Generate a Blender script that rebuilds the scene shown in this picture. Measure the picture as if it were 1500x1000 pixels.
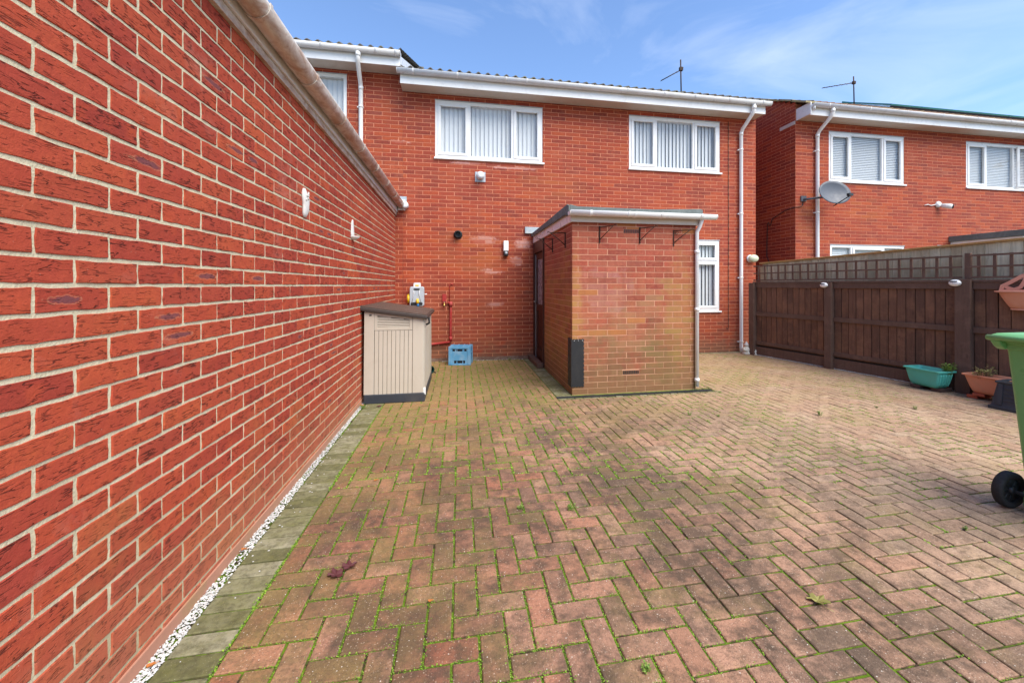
import bpy, math, random
from mathutils import Vector, Matrix, noise
R = math.radians
random.seed(7)
for o in list(bpy.data.objects): bpy.data.objects.remove(o)
SC = bpy.context.scene
COL = SC.collection

# ------------------------------------------------------------------ camera
YAW = R(10.47); F_PX = 605.0
cam = bpy.data.cameras.new("camera"); camo = bpy.data.objects.new("camera", cam); COL.objects.link(camo)
camo.location = (0, 0, 1.3); camo.rotation_euler = (R(90), 0, -YAW)
cam.sensor_width = 36; cam.lens = F_PX / 1500 * 36
cam.shift_x = -(785 - 750) / 1500; cam.shift_y = -(500 - 418) / 1500
cam.clip_start = .02; cam.clip_end = 2000
SC.camera = camo
SC.render.resolution_x = 1024; SC.render.resolution_y = 682
CLOUD_OFF = (1.3, 2.1, .5)
# ------------------------------------------------------------------ world and sun
SUN_EL, SUN_AZ = R(52), R(143)      # azimuth clockwise from +Y (the sun stands behind the camera, to the right)
w = bpy.data.worlds.new("World"); SC.world = w; w.use_nodes = True
nt = w.node_tree; nt.nodes.clear()
sky = nt.nodes.new('ShaderNodeTexSky'); sky.sky_type = 'NISHITA'; sky.sun_disc = False
sky.sun_elevation = SUN_EL; sky.sun_rotation = SUN_AZ; sky.air_density = 1.25; sky.dust_density = .3; sky.ozone_density = 3.5
bg = nt.nodes.new('ShaderNodeBackground'); bg.inputs[1].default_value = .085
wo = nt.nodes.new('ShaderNodeOutputWorld')
tc = nt.nodes.new('ShaderNodeTexCoord')
mp = nt.nodes.new('ShaderNodeMapping'); mp.inputs['Scale'].default_value = (1.0, 1.0, 3.0); mp.inputs['Rotation'].default_value = (.25, .55, .4); mp.inputs['Location'].default_value = CLOUD_OFF
cn = nt.nodes.new('ShaderNodeTexNoise'); cn.inputs['Scale'].default_value = 2.1; cn.inputs['Detail'].default_value = 9; cn.inputs['Roughness'].default_value = .55; cn.inputs['Distortion'].default_value = .7
cr = nt.nodes.new('ShaderNodeValToRGB'); cr.color_ramp.elements[0].position = .50; cr.color_ramp.elements[1].position = .82
cr.color_ramp.elements[1].color = (.42, .42, .42, 1)
cm = nt.nodes.new('ShaderNodeMix'); cm.data_type = 'RGBA'; cm.inputs[7].default_value = (5.2, 5.6, 6.4, 1)
L_ = nt.links.new
L_(tc.outputs['Generated'], mp.inputs[0]); L_(mp.outputs[0], cn.inputs['Vector']); L_(cn.outputs['Fac'], cr.inputs[0])
ti = nt.nodes.new('ShaderNodeMix'); ti.data_type = 'RGBA'; ti.blend_type = 'MULTIPLY'; ti.inputs[0].default_value = 1; ti.inputs[7].default_value = (.88, .94, 1.07, 1)
L_(sky.outputs[0], ti.inputs[6]); L_(cr.outputs[0], cm.inputs[0]); L_(ti.outputs[2], cm.inputs[6]); L_(cm.outputs[2], bg.inputs[0]); L_(bg.outputs[0], wo.inputs[0])
sun = bpy.data.lights.new("sun", 'SUN'); sun.energy = 2.3; sun.angle = R(54); sun.color = (1, .92, .78)
suno = bpy.data.objects.new("sun", sun); COL.objects.link(suno)
sd = Vector((math.sin(SUN_AZ) * math.cos(SUN_EL), math.cos(SUN_AZ) * math.cos(SUN_EL), math.sin(SUN_EL)))
suno.rotation_euler = sd.to_track_quat('Z', 'Y').to_euler(); suno.location = (0, -5, 12)
SC.view_settings.view_transform = 'Standard'; SC.view_settings.look = 'None'
SC.view_settings.exposure = 1.5; SC.view_settings.gamma = 1

# ------------------------------------------------------------------ node helpers
class NM:
    def __init__(s, name, rough=.6, spec=.5):
        s.m = bpy.data.materials.new(name); s.m.use_nodes = True; s.t = s.m.node_tree
        s.p = s.t.nodes['Principled BSDF']; s.p.inputs['Roughness'].default_value = rough
        s.p.inputs['Specular IOR Level'].default_value = spec
        s.tc = s.n('ShaderNodeTexCoord')
    def n(s, k, **kw):
        x = s.t.nodes.new(k)
        for a, b in kw.items(): setattr(x, a, b)
        return x
    def l(s, a, b):
        if isinstance(a, (int, float)): b.default_value = a
        elif isinstance(a, tuple): b.default_value = a if len(a) == 4 or b.type == 'VECTOR' else a + (1,)
        else: s.t.links.new(a, b)
    @property
    def obj(s): return s.tc.outputs['Object']
    @property
    def uv(s): return s.tc.outputs['UV']
    def geo(s, k='Random Per Island'): return s.n('ShaderNodeNewGeometry').outputs[k]
    def mapp(s, v, scale=(1, 1, 1), loc=(0, 0, 0), rot=(0, 0, 0)):
        x = s.n('ShaderNodeMapping'); s.l(v, x.inputs[0]); s.l(loc, x.inputs['Location']); s.l(rot, x.inputs['Rotation']); s.l(scale, x.inputs['Scale']); return x.outputs[0]
    def vm(s, op, a, b):
        x = s.n('ShaderNodeVectorMath', operation=op); s.l(a, x.inputs[0]); s.l(b, x.inputs[1]); return x.outputs[0]
    def noise(s, v, sc, det=3, ro=.5, di=0.0, col=False):
        x = s.n('ShaderNodeTexNoise'); s.l(v, x.inputs['Vector']); s.l(sc, x.inputs['Scale']); s.l(det, x.inputs['Detail']); s.l(ro, x.inputs['Roughness']); s.l(di, x.inputs['Distortion'])
        return x.outputs['Color' if col else 'Fac']
    def voro(s, v, sc, out='Distance', feat='F1'):
        x = s.n('ShaderNodeTexVoronoi', feature=feat); s.l(v, x.inputs['Vector']); s.l(sc, x.inputs['Scale']); return x.outputs[out]
    def white(s, v):
        x = s.n('ShaderNodeTexWhiteNoise', noise_dimensions='1D'); s.l(v, x.inputs['W']); return x.outputs['Value'], x.outputs['Color']
    def ma(s, op, a, b=0.0, c=None, clamp=False):
        x = s.n('ShaderNodeMath', operation=op, use_clamp=clamp); s.l(a, x.inputs[0]); s.l(b, x.inputs[1])
        if c is not None: s.l(c, x.inputs[2])
        return x.outputs[0]
    def mr(s, v, a, b, c=0.0, d=1.0):
        x = s.n('ShaderNodeMapRange'); s.l(v, x.inputs[0]); s.l(a, x.inputs[1]); s.l(b, x.inputs[2]); s.l(c, x.inputs[3]); s.l(d, x.inputs[4]); return x.outputs[0]
    def mix(s, f, a, b, mode='MIX'):
        x = s.n('ShaderNodeMix', data_type='RGBA', blend_type=mode); s.l(f, x.inputs[0]); s.l(a, x.inputs[6]); s.l(b, x.inputs[7]); return x.outputs[2]
    def ramp(s, v, stops):
        x = s.n('ShaderNodeValToRGB'); s.l(v, x.inputs[0]); e = x.color_ramp.elements
        while len(e) < len(stops): e.new(.5)
        for i, (p, c) in enumerate(stops): e[i].position = p; e[i].color = c + (1,)
        return x.outputs[0]
    def sep(s, v):
        x = s.n('ShaderNodeSeparateXYZ'); s.l(v, x.inputs[0]); return x.outputs
    def comb(s, a, b, c):
        x = s.n('ShaderNodeCombineXYZ'); s.l(a, x.inputs[0]); s.l(b, x.inputs[1]); s.l(c, x.inputs[2]); return x.outputs[0]
    def bump(s, h, st=.5, di=.01):
        x = s.n('ShaderNodeBump'); s.l(h, x.inputs['Height']); s.l(st, x.inputs['Strength']); s.l(di, x.inputs['Distance'])
        if s.p.inputs['Normal'].links: s.t.links.new(s.p.inputs['Normal'].links[0].from_socket, x.inputs['Normal'])
        s.t.links.new(x.outputs[0], s.p.inputs['Normal'])
    def col(s, c): s.l(c, s.p.inputs['Base Color'])
    def rough(s, r): s.l(r, s.p.inputs['Roughness'])
    def spot(s, co, x0, z0, rx, rz, warp=.35, ws=2.5, ax=0):
        warp *= 1.6; ws *= 1.3
        # an irregular worn patch centred on a place of the surface
        xyz = s.sep(co)
        a = s.ma('DIVIDE', s.ma('SUBTRACT', xyz[ax], x0), rx); b = s.ma('DIVIDE', s.ma('SUBTRACT', xyz[2], z0), rz)
        d = s.ma('SQRT', s.ma('ADD', s.ma('MULTIPLY', a, a), s.ma('MULTIPLY', b, b)))
        nn = s.noise(co, ws * 3, 6, .72)
        return s.mr(s.ma('ADD', d, s.ma('MULTIPLY', nn, warp * 2)), .55 + warp, 1.05 + warp, 1, 0)

def plain(name, c, rough=.5, var=.12, sc=8, bump=0.0, dirt=None, spec=.4, metal=0.0, dsc=3.0):
    m = NM(name, rough, spec); m.p.inputs['Metallic'].default_value = metal
    n1 = m.noise(m.obj, sc, 5, .6)
    lo = tuple(x * (1 - var) for x in c); hi = tuple(min(1, x * (1 + var)) for x in c)
    cc = m.mix(n1, lo, hi)
    if dirt:
        n2 = m.noise(m.obj, dsc, 6, .65, .6)
        cc = m.mix(m.mr(n2, .48, .72, 0, dirt[1]), cc, dirt[0])
    m.col(cc); m.rough(m.mr(m.noise(m.obj, sc * 3, 3), .3, .7, max(.05, rough - .1), min(1, rough + .12)))
    if bump: m.bump(m.noise(m.obj, sc * 9, 4, .6), bump, .002)
    return m.m

MT = {}
def mat_rustic():
    m = NM("rustic_red_brick", .82, .25)
    r = m.geo(); v1, c1 = m.white(r); v2, _ = m.white(m.ma('ADD', m.ma('MULTIPLY', r, 71.3), 5)); v3, _ = m.white(m.ma('ADD', m.ma('MULTIPLY', r, 31.7), 9))
    off = m.vm('MULTIPLY', c1, (40.0, 40.0, 40.0))
    u = m.sep(m.uv)
    p = m.vm('ADD', m.comb(u[0], u[1], 0.0), off)
    base = m.ramp(v1, [(0, (.32, .050, .026)), (.3, (.41, .068, .032)), (.6, (.46, .082, .034)), (.85, (.50, .104, .036)), (1, (.34, .055, .034))])
    base = m.mix(m.mr(v3, .55, 1, 0, .42), base, (.25, .032, .026))
    base = m.mix(m.mr(m.noise(m.geo('Position'), .7, 4, .6), .45, .7, 0, .25), base, (.34, .05, .035))
    n1 = m.noise(p, 22, 5, .65)
    base = m.mix(m.mr(n1, .3, .75, 0, .5), base, (.36, .045, .032))
    n2 = m.noise(p, 11, 3, .5)
    base = m.mix(m.mr(n2, .56, .78, 0, .55), base, (.54, .095, .03))
    base = m.mix(m.mr(m.noise(p, 90, 3, .7), .35, .7, 0, .30), base, (.27, .035, .022))
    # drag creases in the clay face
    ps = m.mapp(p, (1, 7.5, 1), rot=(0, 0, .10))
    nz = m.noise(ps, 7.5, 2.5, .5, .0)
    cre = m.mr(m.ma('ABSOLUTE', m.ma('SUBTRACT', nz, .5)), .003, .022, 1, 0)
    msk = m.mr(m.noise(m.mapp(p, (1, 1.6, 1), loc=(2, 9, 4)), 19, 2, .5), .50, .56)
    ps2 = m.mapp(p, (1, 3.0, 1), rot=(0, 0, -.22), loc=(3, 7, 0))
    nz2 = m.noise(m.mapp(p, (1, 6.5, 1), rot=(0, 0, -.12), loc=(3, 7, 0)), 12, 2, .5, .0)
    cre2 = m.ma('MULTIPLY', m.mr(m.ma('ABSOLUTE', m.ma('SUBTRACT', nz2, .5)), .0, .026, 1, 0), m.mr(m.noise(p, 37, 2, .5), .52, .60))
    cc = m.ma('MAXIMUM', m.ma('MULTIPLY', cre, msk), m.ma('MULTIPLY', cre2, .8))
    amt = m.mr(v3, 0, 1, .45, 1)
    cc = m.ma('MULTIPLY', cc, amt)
    base = m.mix(m.ma('MULTIPLY', cc, .86), base, (.060, .012, .009))  # dark creases: burnt dirty clay plus recess shade put into the colour
    # kiln-burnt purple ovals on some bricks
    wv = m.noise(p, 30, 4, .6)
    ex = m.ma('DIVIDE', m.ma('ADD', u[0], m.mr(v3, 0, 1, -.045, .045)), m.mr(v1, 0, 1, .035, .07)); ey = m.ma('DIVIDE', u[1], .011)
    dd = m.ma('ADD', m.ma('SQRT', m.ma('ADD', m.ma('MULTIPLY', ex, ex), m.ma('MULTIPLY', ey, ey))), m.ma('MULTIPLY', m.ma('SUBTRACT', wv, .5), 1.6))
    has = m.ma('LESS_THAN', v2, .055)
    base = m.mix(m.ma('MULTIPLY', m.ma('MULTIPLY', m.mr(m.ma('ABSOLUTE', m.ma('SUBTRACT', dd, 1.12)), 0, .16, 1, 0), has), .5), base, (.5, .24, .14))
    base = m.mix(m.ma('MULTIPLY', m.ma('MULTIPLY', m.mr(dd, .8, 1.08, 1, 0), has), .8), base, (.14, .055, .065))
    # pale pink efflorescence, mortar smears
    g = m.geo('Position')
    ef = m.mr(m.noise(g, 2.3, 6, .7, .5), .58, .8, 0, .38)
    base = m.mix(ef, base, (.56, .27, .21))
    sp = m.mr(m.voro(p, 60), .0, .09, 1, 0)
    base = m.mix(m.ma('MULTIPLY', sp, m.mr(m.noise(p, 8, 2), .58, .66)), base, (.66, .52, .40))
    # algae and rain splash near the ground
    z = m.sep(g)[2]
    ng = m.noise(m.mapp(g, (1, 1.2, .7)), 2.6, 5, .65)
    al = m.mr(m.ma('SUBTRACT', ng, m.ma('MULTIPLY', z, .42)), .26, .52, 0, .55)
    base = m.mix(m.ma('MULTIPLY', al, m.mr(v2, 0, 1, .25, .9)), base, (.36, .17, .06))
    base = m.mix(m.mr(z, .02, .4, .35, 0), base, (.47, .19, .12))
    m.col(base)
    m.rough(m.mr(n1, .3, .7, .7, .92))
    h = m.ma('SUBTRACT', m.ma('ADD', m.ma('MULTIPLY', m.noise(p, 45, 5, .7), .5), m.ma('MULTIPLY', m.noise(p, 200, 3, .6), .2)), m.ma('MULTIPLY', cc, 1.1))
    m.bump(h, 1.0, .005)
    return m.m

def mat_mortar(name, c, c2, algae=.5, bumpy=.7):
    m = NM(name, .92, .15)
    g = m.geo('Position')
    b = m.mix(m.noise(g, 14, 5, .65), c, c2)
    b = m.mix(m.mr(m.noise(g, 160, 3, .7), .45, .75, 0, .35), b, tuple(x * .55 for x in c))
    z = m.sep(g)[2]
    al = m.mr(m.ma('SUBTRACT', m.noise(g, 2.6, 5, .65), m.ma('MULTIPLY', z, .45)), .2, .5, 0, algae)
    b = m.mix(al, b, (.30, .22, .10))
    m.col(b); m.bump(m.ma('ADD', m.noise(g, 120, 4, .65), m.noise(g, 30, 2)), bumpy, .004)
    return m.m

def mat_house_brick(name, tone=0.0, porch=False, spots=(), ochre=()):
    m = NM(name, .8, .3)
    r = m.geo(); v1, c1 = m.white(r); v2, _ = m.white(m.ma('ADD', m.ma('MULTIPLY', r, 53.1), 3)); g = m.geo('Position')
    p = m.vm('ADD', g, m.vm('MULTIPLY', c1, (30.0, 30.0, 30.0)))
    if porch:
        st = [(0, (.24, .046, .030)), (.3, (.35, .066, .040)), (.6, (.41, .085, .052)), (.85, (.44, .115, .065)), (1, (.24, .065, .050))]
    else:
        st = [(0, (.20, .035, .022)), (.2, (.30, .046, .023)), (.5, (.37, .060, .026)), (.78, (.45, .085, .026)), (1, (.21, .042, .030))]
    b = m.ramp(v1, st)
    b = m.mix(m.mr(m.noise(m.mapp(p, (1, 1, 2.5)), 9, 4, .6), .35, .7, 0, .5), b, (.33, .055, .028) if not porch else (.40, .10, .05))
    b = m.mix(m.mr(m.noise(p, 60, 4, .7), .4, .75, 0, .45), b, (.16, .035, .022))
    b = m.mix(m.mr(m.noise(p, 26, 4, .65), .5, .75, 0, .35), b, (.58, .22, .13) if porch else (.56, .13, .05))
    # broad weathering over the wall
    b = m.mix(m.mr(m.noise(g, .9, 5, .6, .4), .42, .72, 0, .42), b, (.26, .05, .035) if not porch else (.30, .10, .045))
    b = m.mix(m.mr(m.noise(m.mapp(g, (1, 1, 2)), 1.9, 6, .7), .55, .8, 0, .38), b, (.56, .22, .13))
    z = m.sep(g)[2]
    if porch:
        al = m.mr(m.ma('SUBTRACT', m.noise(m.mapp(g, (1, 1, .6)), 2.0, 6, .7, .3), m.ma('MULTIPLY', z, .10)), .36, .58, 0, .45)
        al = m.ma('MULTIPLY', al, m.mr(v2, 0, 1, .35, 1)); b = m.mix(al, b, (.36, .20, .085))
        b = m.mix(m.mr(m.ma('SUBTRACT', m.noise(g, 3.6, 7, .75), m.ma('MULTIPLY', z, .34)), .18, .42, 0, .72), b, (.17, .115, .05))
        b = m.mix(m.ma('MULTIPLY', m.spot(g, 2.35, .75, .7, .8, .7, 2), m.mr(v1, 0, 1, .0, .5)), b, (.30, .20, .09))
        b = m.mix(m.ma('MULTIPLY', m.ma('LESS_THAN', v2, .02), .5), b, (.46, .20, .05))
        b = m.mix(m.ma('MULTIPLY', m.spot(g, 2.5, .45, .34, .40, .6, 3), m.mr(v1, 0, 1, .2, .8)), b, (.17, .12, .04))
        b = m.mix(m.ma('MULTIPLY', m.spot(g, 2.72, 1.0, .30, .8, .6, 2), m.mr(v1, 0, 1, .1, .6)), b, (.32, .20, .05))
        b = m.mix(m.ma('MULTIPLY', m.spot(g, 1.36, .9, .10, .9, .5, 3), m.mr(v2, 0, 1, .1, .6)), b, (.40, .24, .06))
        b = m.mix(m.ma('MULTIPLY', m.spot(g, 1.75, 1.25, .35, .35, .7, 3), m.mr(v2, 0, 1, .0, .5)), b, (.42, .22, .19))
    else:
        al = m.mr(m.ma('SUBTRACT', m.noise(m.mapp(g, (1, 1, .7)), 1.7, 6, .7, .3), m.ma('MULTIPLY', z, .11)), .28, .50, 0, .55)  # browner and darker towards the bottom of the wall
        al = m.ma('MULTIPLY', al, m.mr(v2, 0, 1, .3, 1)); b = m.mix(al, b, (.23, .075, .034))
        b = m.mix(m.mr(m.ma('SUBTRACT', m.noise(g, 4, 6, .7), m.ma('MULTIPLY', z, .8)), .22, .42, 0, .6), b, (.17, .10, .06))
    for (x0, z0, rx, rz) in spots:
        b = m.mix(m.ma('MULTIPLY', m.spot(g, x0, z0, rx, rz, .7, 5), m.mr(v2, .25, .7, .12, .85)), b, (.60, .32, .27))
    for (x0, z0, rx, rz) in ochre:
        b = m.mix(m.ma('MULTIPLY', m.spot(g, x0, z0, rx, rz, .5, 3), m.mr(v2, 0, 1, .0, .5)), b, (.40, .12, .035))
    stk = m.mr(m.noise(m.mapp(g, (9, 9, .8)), 1.6, 5, .7), .50, .72)
    b = m.mix(m.ma('MULTIPLY', stk, m.mr(m.noise(g, .8, 3), .42, .62, 0, .45)), b, (.17, .042, .028))
    sp = m.mr(m.voro(p, 26), .0, .06, 1, 0)
    b = m.mix(m.ma('MULTIPLY', sp, m.mr(m.noise(g, 2.1, 3), .52, .62)), b, (.66, .42, .32))
    m.col(b); m.bump(m.ma('ADD', m.noise(p, 70, 5, .7), m.ma('MULTIPLY', m.noise(m.mapp(p, (1, 1, 4)), 24, 3), .6)), .55, .003)
    return m.m

def mat_paver():
    m = NM("concrete_block_paver", .88, .25)
    r = m.geo(); v1, c1 = m.white(r); v2, _ = m.white(m.ma('ADD', m.ma('MULTIPLY', r, 37.7), 2)); g = m.geo('Position')
    p = m.vm('ADD', g, m.vm('MULTIPLY', c1, (20.0, 20.0, 20.0)))
    b = m.ramp(v1, [(0, (.29, .125, .075)), (.22, (.34, .155, .090)), (.45, (.24, .112, .074)), (.65, (.40, .21, .135)), (.85, (.34, .12, .068)), (1, (.19, .105, .075))])
    xyz = m.sep(g)
    # sand-coloured sun-bleached ground towards the fence side
    far = m.mr(m.ma('ADD', xyz[0], m.ma('MULTIPLY', m.noise(g, .8, 4), 1.4)), .6, 3.4, 0, .82)
    b = m.mix(far, b, m.mix(v2, (.46, .30, .195), (.60, .44, .30)))
    # grime held on the faces, heavier mid-yard
    n1 = m.noise(g, 1.25, 6, .68, .5); n3 = m.noise(p, 14, 5, .7)
    gr = m.mr(m.ma('ADD', m.ma('ADD', n1, m.ma('MULTIPLY', n3, .55)), m.mr(v2, 0, 1, -.05, .05)), .64, .86, 0, .80)
    gr = m.ma('MULTIPLY', gr, m.mr(xyz[0], 1.2, 3.4, 1, .18))
    b = m.mix(gr, b, (.062, .046, .032))
    b = m.mix(m.mr(n3, .48, .70, 0, .55), b, (.085, .060, .042))
    # yellow-green algae film towards the garage and the house
    al = m.ma('ADD', m.mr(xyz[0], -.9, .7, .18, 0), m.ma('MULTIPLY', m.mr(xyz[1], 2.6, 6.0, 0, .40), m.mr(xyz[0], .5, 5.5, 1, .45)))
    al = m.ma('ADD', al, m.mr(v2, 0, 1, -.08, .08))
    alm = m.mr(m.ma('ADD', m.noise(g, 1.9, 6, .7), al), .52, .86, 0, .66)
    b = m.mix(alm, b, m.mix(m.noise(g, 9, 4), (.22, .165, .050), (.38, .26, .10)))
    b = m.mix(m.mr(m.noise(g, 70, 4, .7), .45, .72, 0, .5), b, (.07, .045, .03))
    # exposed aggregate
    ag = m.mr(m.voro(g, 120), .10, .34, 1, 0); agc = m.voro(g, 120, 'Color')
    agm = m.ma('MULTIPLY', ag, m.ma('GREATER_THAN', m.sep(agc)[0], .55))
    b = m.mix(m.ma('MULTIPLY', m.ma('MULTIPLY', agm, m.mr(m.noise(p, 18, 3), .35, .62)), .62), b, (.66, .53, .40))
    ag2 = m.ma('MULTIPLY', m.mr(m.voro(m.vm('ADD', g, (3.3, 1.7, 0)), 130), .12, .36, 1, 0), m.mr(m.noise(g, 25, 3), .35, .6))
    b = m.mix(m.ma('MULTIPLY', ag2, .68), b, (.07, .045, .035))
    wh = m.ma('MULTIPLY', m.mr(m.voro(g, 75), .06, .2, 1, 0), m.ma('GREATER_THAN', m.sep(m.voro(g, 75, 'Color'))[1], .93))
    b = m.mix(wh, b, (.72, .68, .60))
    m.col(b)
    m.rough(m.mr(n3, .3, .7, .72, .95))
    m.bump(m.ma('ADD', m.noise(g, 240, 4, .7), m.ma('ADD', m.ma('MULTIPLY', m.noise(p, 32, 4, .6), .8), m.ma('MULTIPLY', m.voro(g, 190), -.5))), .8, .0035)
    return m.m

def mat_sett():
    m = NM("grey_green_edging_block", .9, .2)
    r = m.geo(); v1, c1 = m.white(r); g = m.geo('Position')
    p = m.vm('ADD', g, m.vm('MULTIPLY', c1, (20.0, 20.0, 20.0)))
    b = m.ramp(v1, [(0, (.13, .125, .06)), (.4, (.22, .21, .12)), (.7, (.30, .28, .19)), (1, (.17, .16, .075))])
    b = m.mix(m.mr(m.noise(p, 9, 5, .7), .4, .7, 0, .6), b, (.13, .13, .03))
    b = m.mix(m.mr(m.noise(p, 30, 5, .7), .42, .68, 0, .7), b, (.06, .055, .03))
    ag = m.ma('MULTIPLY', m.mr(m.voro(g, 170), .04, .22, 1, 0), m.ma('GREATER_THAN', m.sep(m.voro(g, 170, 'Color'))[0], .6))
    b = m.mix(m.ma('MULTIPLY', ag, .55), b, (.55, .52, .38))
    m.col(b); m.bump(m.ma('ADD', m.noise(g, 240, 4, .7), m.ma('MULTIPLY', m.noise(p, 40, 4, .6), .8)), .8, .003)
    return m.m

def mat_joint():
    m = NM("mossy_joint_sand", .95, .1)
    g = m.geo('Position'); xyz = m.sep(g)
    b = m.mix(m.noise(g, 60, 4, .7), (.030, .024, .016), (.085, .062, .036))
    gm = m.mr(m.noise(g, 2.2, 5, .65), .32, .50, .06, 1)
    gm = m.ma('MULTIPLY', gm, m.mr(m.noise(g, 26, 3, .6), .38, .52))
    gc = m.mix(m.noise(g, 40, 3), (.06, .13, .010), (.20, .31, .02))
    b = m.mix(m.ma('MULTIPLY', gm, .9), b, gc)
    m.col(b); m.bump(m.noise(g, 300, 4, .7), 1, .004)
    return m.m

def mat_wood(name, c1, c2, grain=1.0, stain=None, rough=.75):
    m = NM(name, rough, .25)
    r = m.geo(); v1, cc1 = m.white(r)
    p = m.vm('ADD', m.obj, m.vm('MULTIPLY', cc1, (20.0, 20.0, 20.0)))
    b = m.mix(v1, c1, c2)
    gr = m.noise(m.mapp(p, (22, 22, 1.6)), 2.2, 5, .65, .6)
    b = m.mix(m.mr(gr, .35, .7, 0, .6 * grain), b, tuple(x * .5 for x in c1))
    kn = m.mr(m.voro(m.mapp(p, (3.5, 3.5, 1.6)), 1.6), .03, .09, 1, 0)
    b = m.mix(m.ma('MULTIPLY', kn, .5), b, tuple(x * .3 for x in c1))
    b = m.mix(m.mr(m.noise(p, 5, 5, .7), .5, .75, 0, .4), b, tuple(min(1, x * 1.7) for x in c2))
    if stain: b = m.mix(m.mr(m.noise(p, 2.5, 5, .7), .45, .7, 0, .6), b, stain)
    m.col(b); m.bump(gr, .4, .003)
    return m.m

def mat_dirty_upvc():
    m = NM("weathered_white_gutter_plastic", .38, .5)
    g = m.geo('Position')
    b = m.mix(m.noise(g, 8, 4), (.55, .49, .42), (.70, .66, .60))
    n = m.geo('Normal'); nz = m.sep(n)[2]
    st = m.noise(m.mapp(g, (3, 1.3, 3)), 4.5, 6, .7, .6)
    b = m.mix(m.mr(st, .42, .62, 0, .75), b, (.34, .19, .115))
    b = m.mix(m.mr(m.noise(g, 22, 5, .7), .55, .72, 0, .45), b, (.19, .12, .075))
    m.col(b); m.rough(m.mr(st, .4, .7, .3, .6)); return m.m

def mat_glass():
    m = NM("window_glass"); t = m.t
    for n_ in list(t.nodes): t.nodes.remove(n_)
    o = t.nodes.new('ShaderNodeOutputMaterial'); tr = t.nodes.new('ShaderNodeBsdfTransparent'); gl = t.nodes.new('ShaderNodeBsdfGlossy'); mx = t.nodes.new('ShaderNodeMixShader'); fr = t.nodes.new('ShaderNodeLayerWeight'); pw = t.nodes.new('ShaderNodeMath'); pw.operation = 'POWER'; pw.inputs[1].default_value = 5
    gl.inputs['Roughness'].default_value = .01; tr.inputs[0].default_value = (.98, .99, .985, 1); fr.inputs[0].default_value = .5
    k = t.nodes.new('ShaderNodeMath'); k.operation = 'MULTIPLY_ADD'; k.inputs[1].default_value = .9; k.inputs[2].default_value = .05
    t.links.new(fr.outputs['Facing'], pw.inputs[0]); t.links.new(pw.outputs[0], k.inputs[0]); t.links.new(k.outputs[0], mx.inputs[0]); t.links.new(tr.outputs[0], mx.inputs[1]); t.links.new(gl.outputs[0], mx.inputs[2]); t.links.new(mx.outputs[0], o.inputs[0])
    return m.m

def mat_blind():
    m = NM("white_blind_fabric", .8, .2)
    m.col(m.mix(m.noise(m.obj, 30, 3), (.66, .68, .70), (.72, .74, .76)))
    m.p.inputs['Transmission Weight'].default_value = 0
    return m.m

def mat_leaf(name, a, b_, rough=.5):
    m = NM(name, rough, .3); r = m.geo(); v, _ = m.white(r)
    m.col(m.mix(v, a, b_)); return m.m

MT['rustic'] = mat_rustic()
MT['mortar'] = mat_mortar("cream_mortar", (.56, .50, .33), (.70, .65, .46))
MT['mortar_pink'] = mat_mortar("pink_mortar", (.54, .18, .10), (.70, .31, .19), .35, .4)
MT['mortar_pale'] = mat_mortar("pale_pink_mortar", (.56, .26, .16), (.70, .40, .27), .5, .4)
MT['hbrick'] = mat_house_brick("smooth_red_brick", spots=[(.42, 2.10, .24, .10), (1.1, 2.03, .16, .12), (1.0, 1.73, .12, .10), (.55, 1.55, .22, .05), (.62, .97, .16, .07), (1.0, 3.38, .55, .03), (.15, 3.42, .35, .025), (-.98, 3.72, .18, .03)],
                               ochre=[(.2, 1.9, .8, .5), (1.6, 3.1, .7, .3)])
MT['nbrick'] = mat_house_brick("bright_red_brick", ochre=[(7.0, 2.6, .35, .7), (8.4, 2.9, .6, .3)])
MT['pbrick'] = mat_house_brick("weathered_porch_brick", porch=True)
MT['paver'] = mat_paver(); MT['sett'] = mat_sett(); MT['joint'] = mat_joint()
MT['upvc'] = plain("white_upvc", (.80, .80, .79), .32, .03, 3, dirt=((.62, .58, .50), .35), spec=.5)
MT['upvc2'] = plain("pale_grey_upvc", (.68, .69, .70), .35, .05, 3, dirt=((.45, .42, .37), .4), spec=.5)
MT['soffit'] = plain("cream_soffit_board", (.60, .54, .47), .6, .06, 3, dirt=((.42, .35, .28), .4))
MT['dupvc'] = mat_dirty_upvc()
MT['tile'] = plain("dark_concrete_roof_tile", (.085, .075, .065), .9, .3, 5, bump=.6, dirt=((.20, .19, .08), .6))
MT['tile_b'] = plain("brown_concrete_roof_tile", (.20, .115, .075), .9, .3, 5, bump=.6, dirt=((.32, .27, .10), .6))
MT['verge'] = plain("lichened_verge_tile", (.30, .25, .14), .95, .3, 7, bump=.8, dirt=((.42, .36, .10), .8))
MT['felt'] = plain("grey_mineral_roofing_felt", (.135, .155, .145), .92, .3, 14, bump=.9, dirt=((.28, .31, .29), .5), dsc=5)
MT['flat'] = plain("flat_roof_felt", (.12, .12, .115), .95, .2, 3, bump=.5)
MT['wood'] = mat_wood("dark_brown_stained_timber", (.110, .058, .040), (.19, .094, .060), stain=(.24, .12, .065))
MT['woodr'] = mat_wood("dark_brown_rail_timber", (.125, .073, .054), (.15, .089, .065), .7)
MT['wold'] = mat_wood("weathered_grey_green_timber", (.45, .37, .235), (.70, .64, .46), 1.0, (.15, .13, .055))
MT['cap'] = mat_wood("pale_capping_timber", (.42, .22, .08), (.50, .28, .11), .5, (.20, .20, .05))
MT['doorwood'] = mat_wood("dark_mahogany_door_timber", (.060, .022, .016), (.085, .030, .020), .8, rough=.45)
MT['glass'] = mat_glass(); MT['blind'] = mat_blind()
MT['dark'] = plain("room_lining", (.22, .22, .23), .9, .1)
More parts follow.
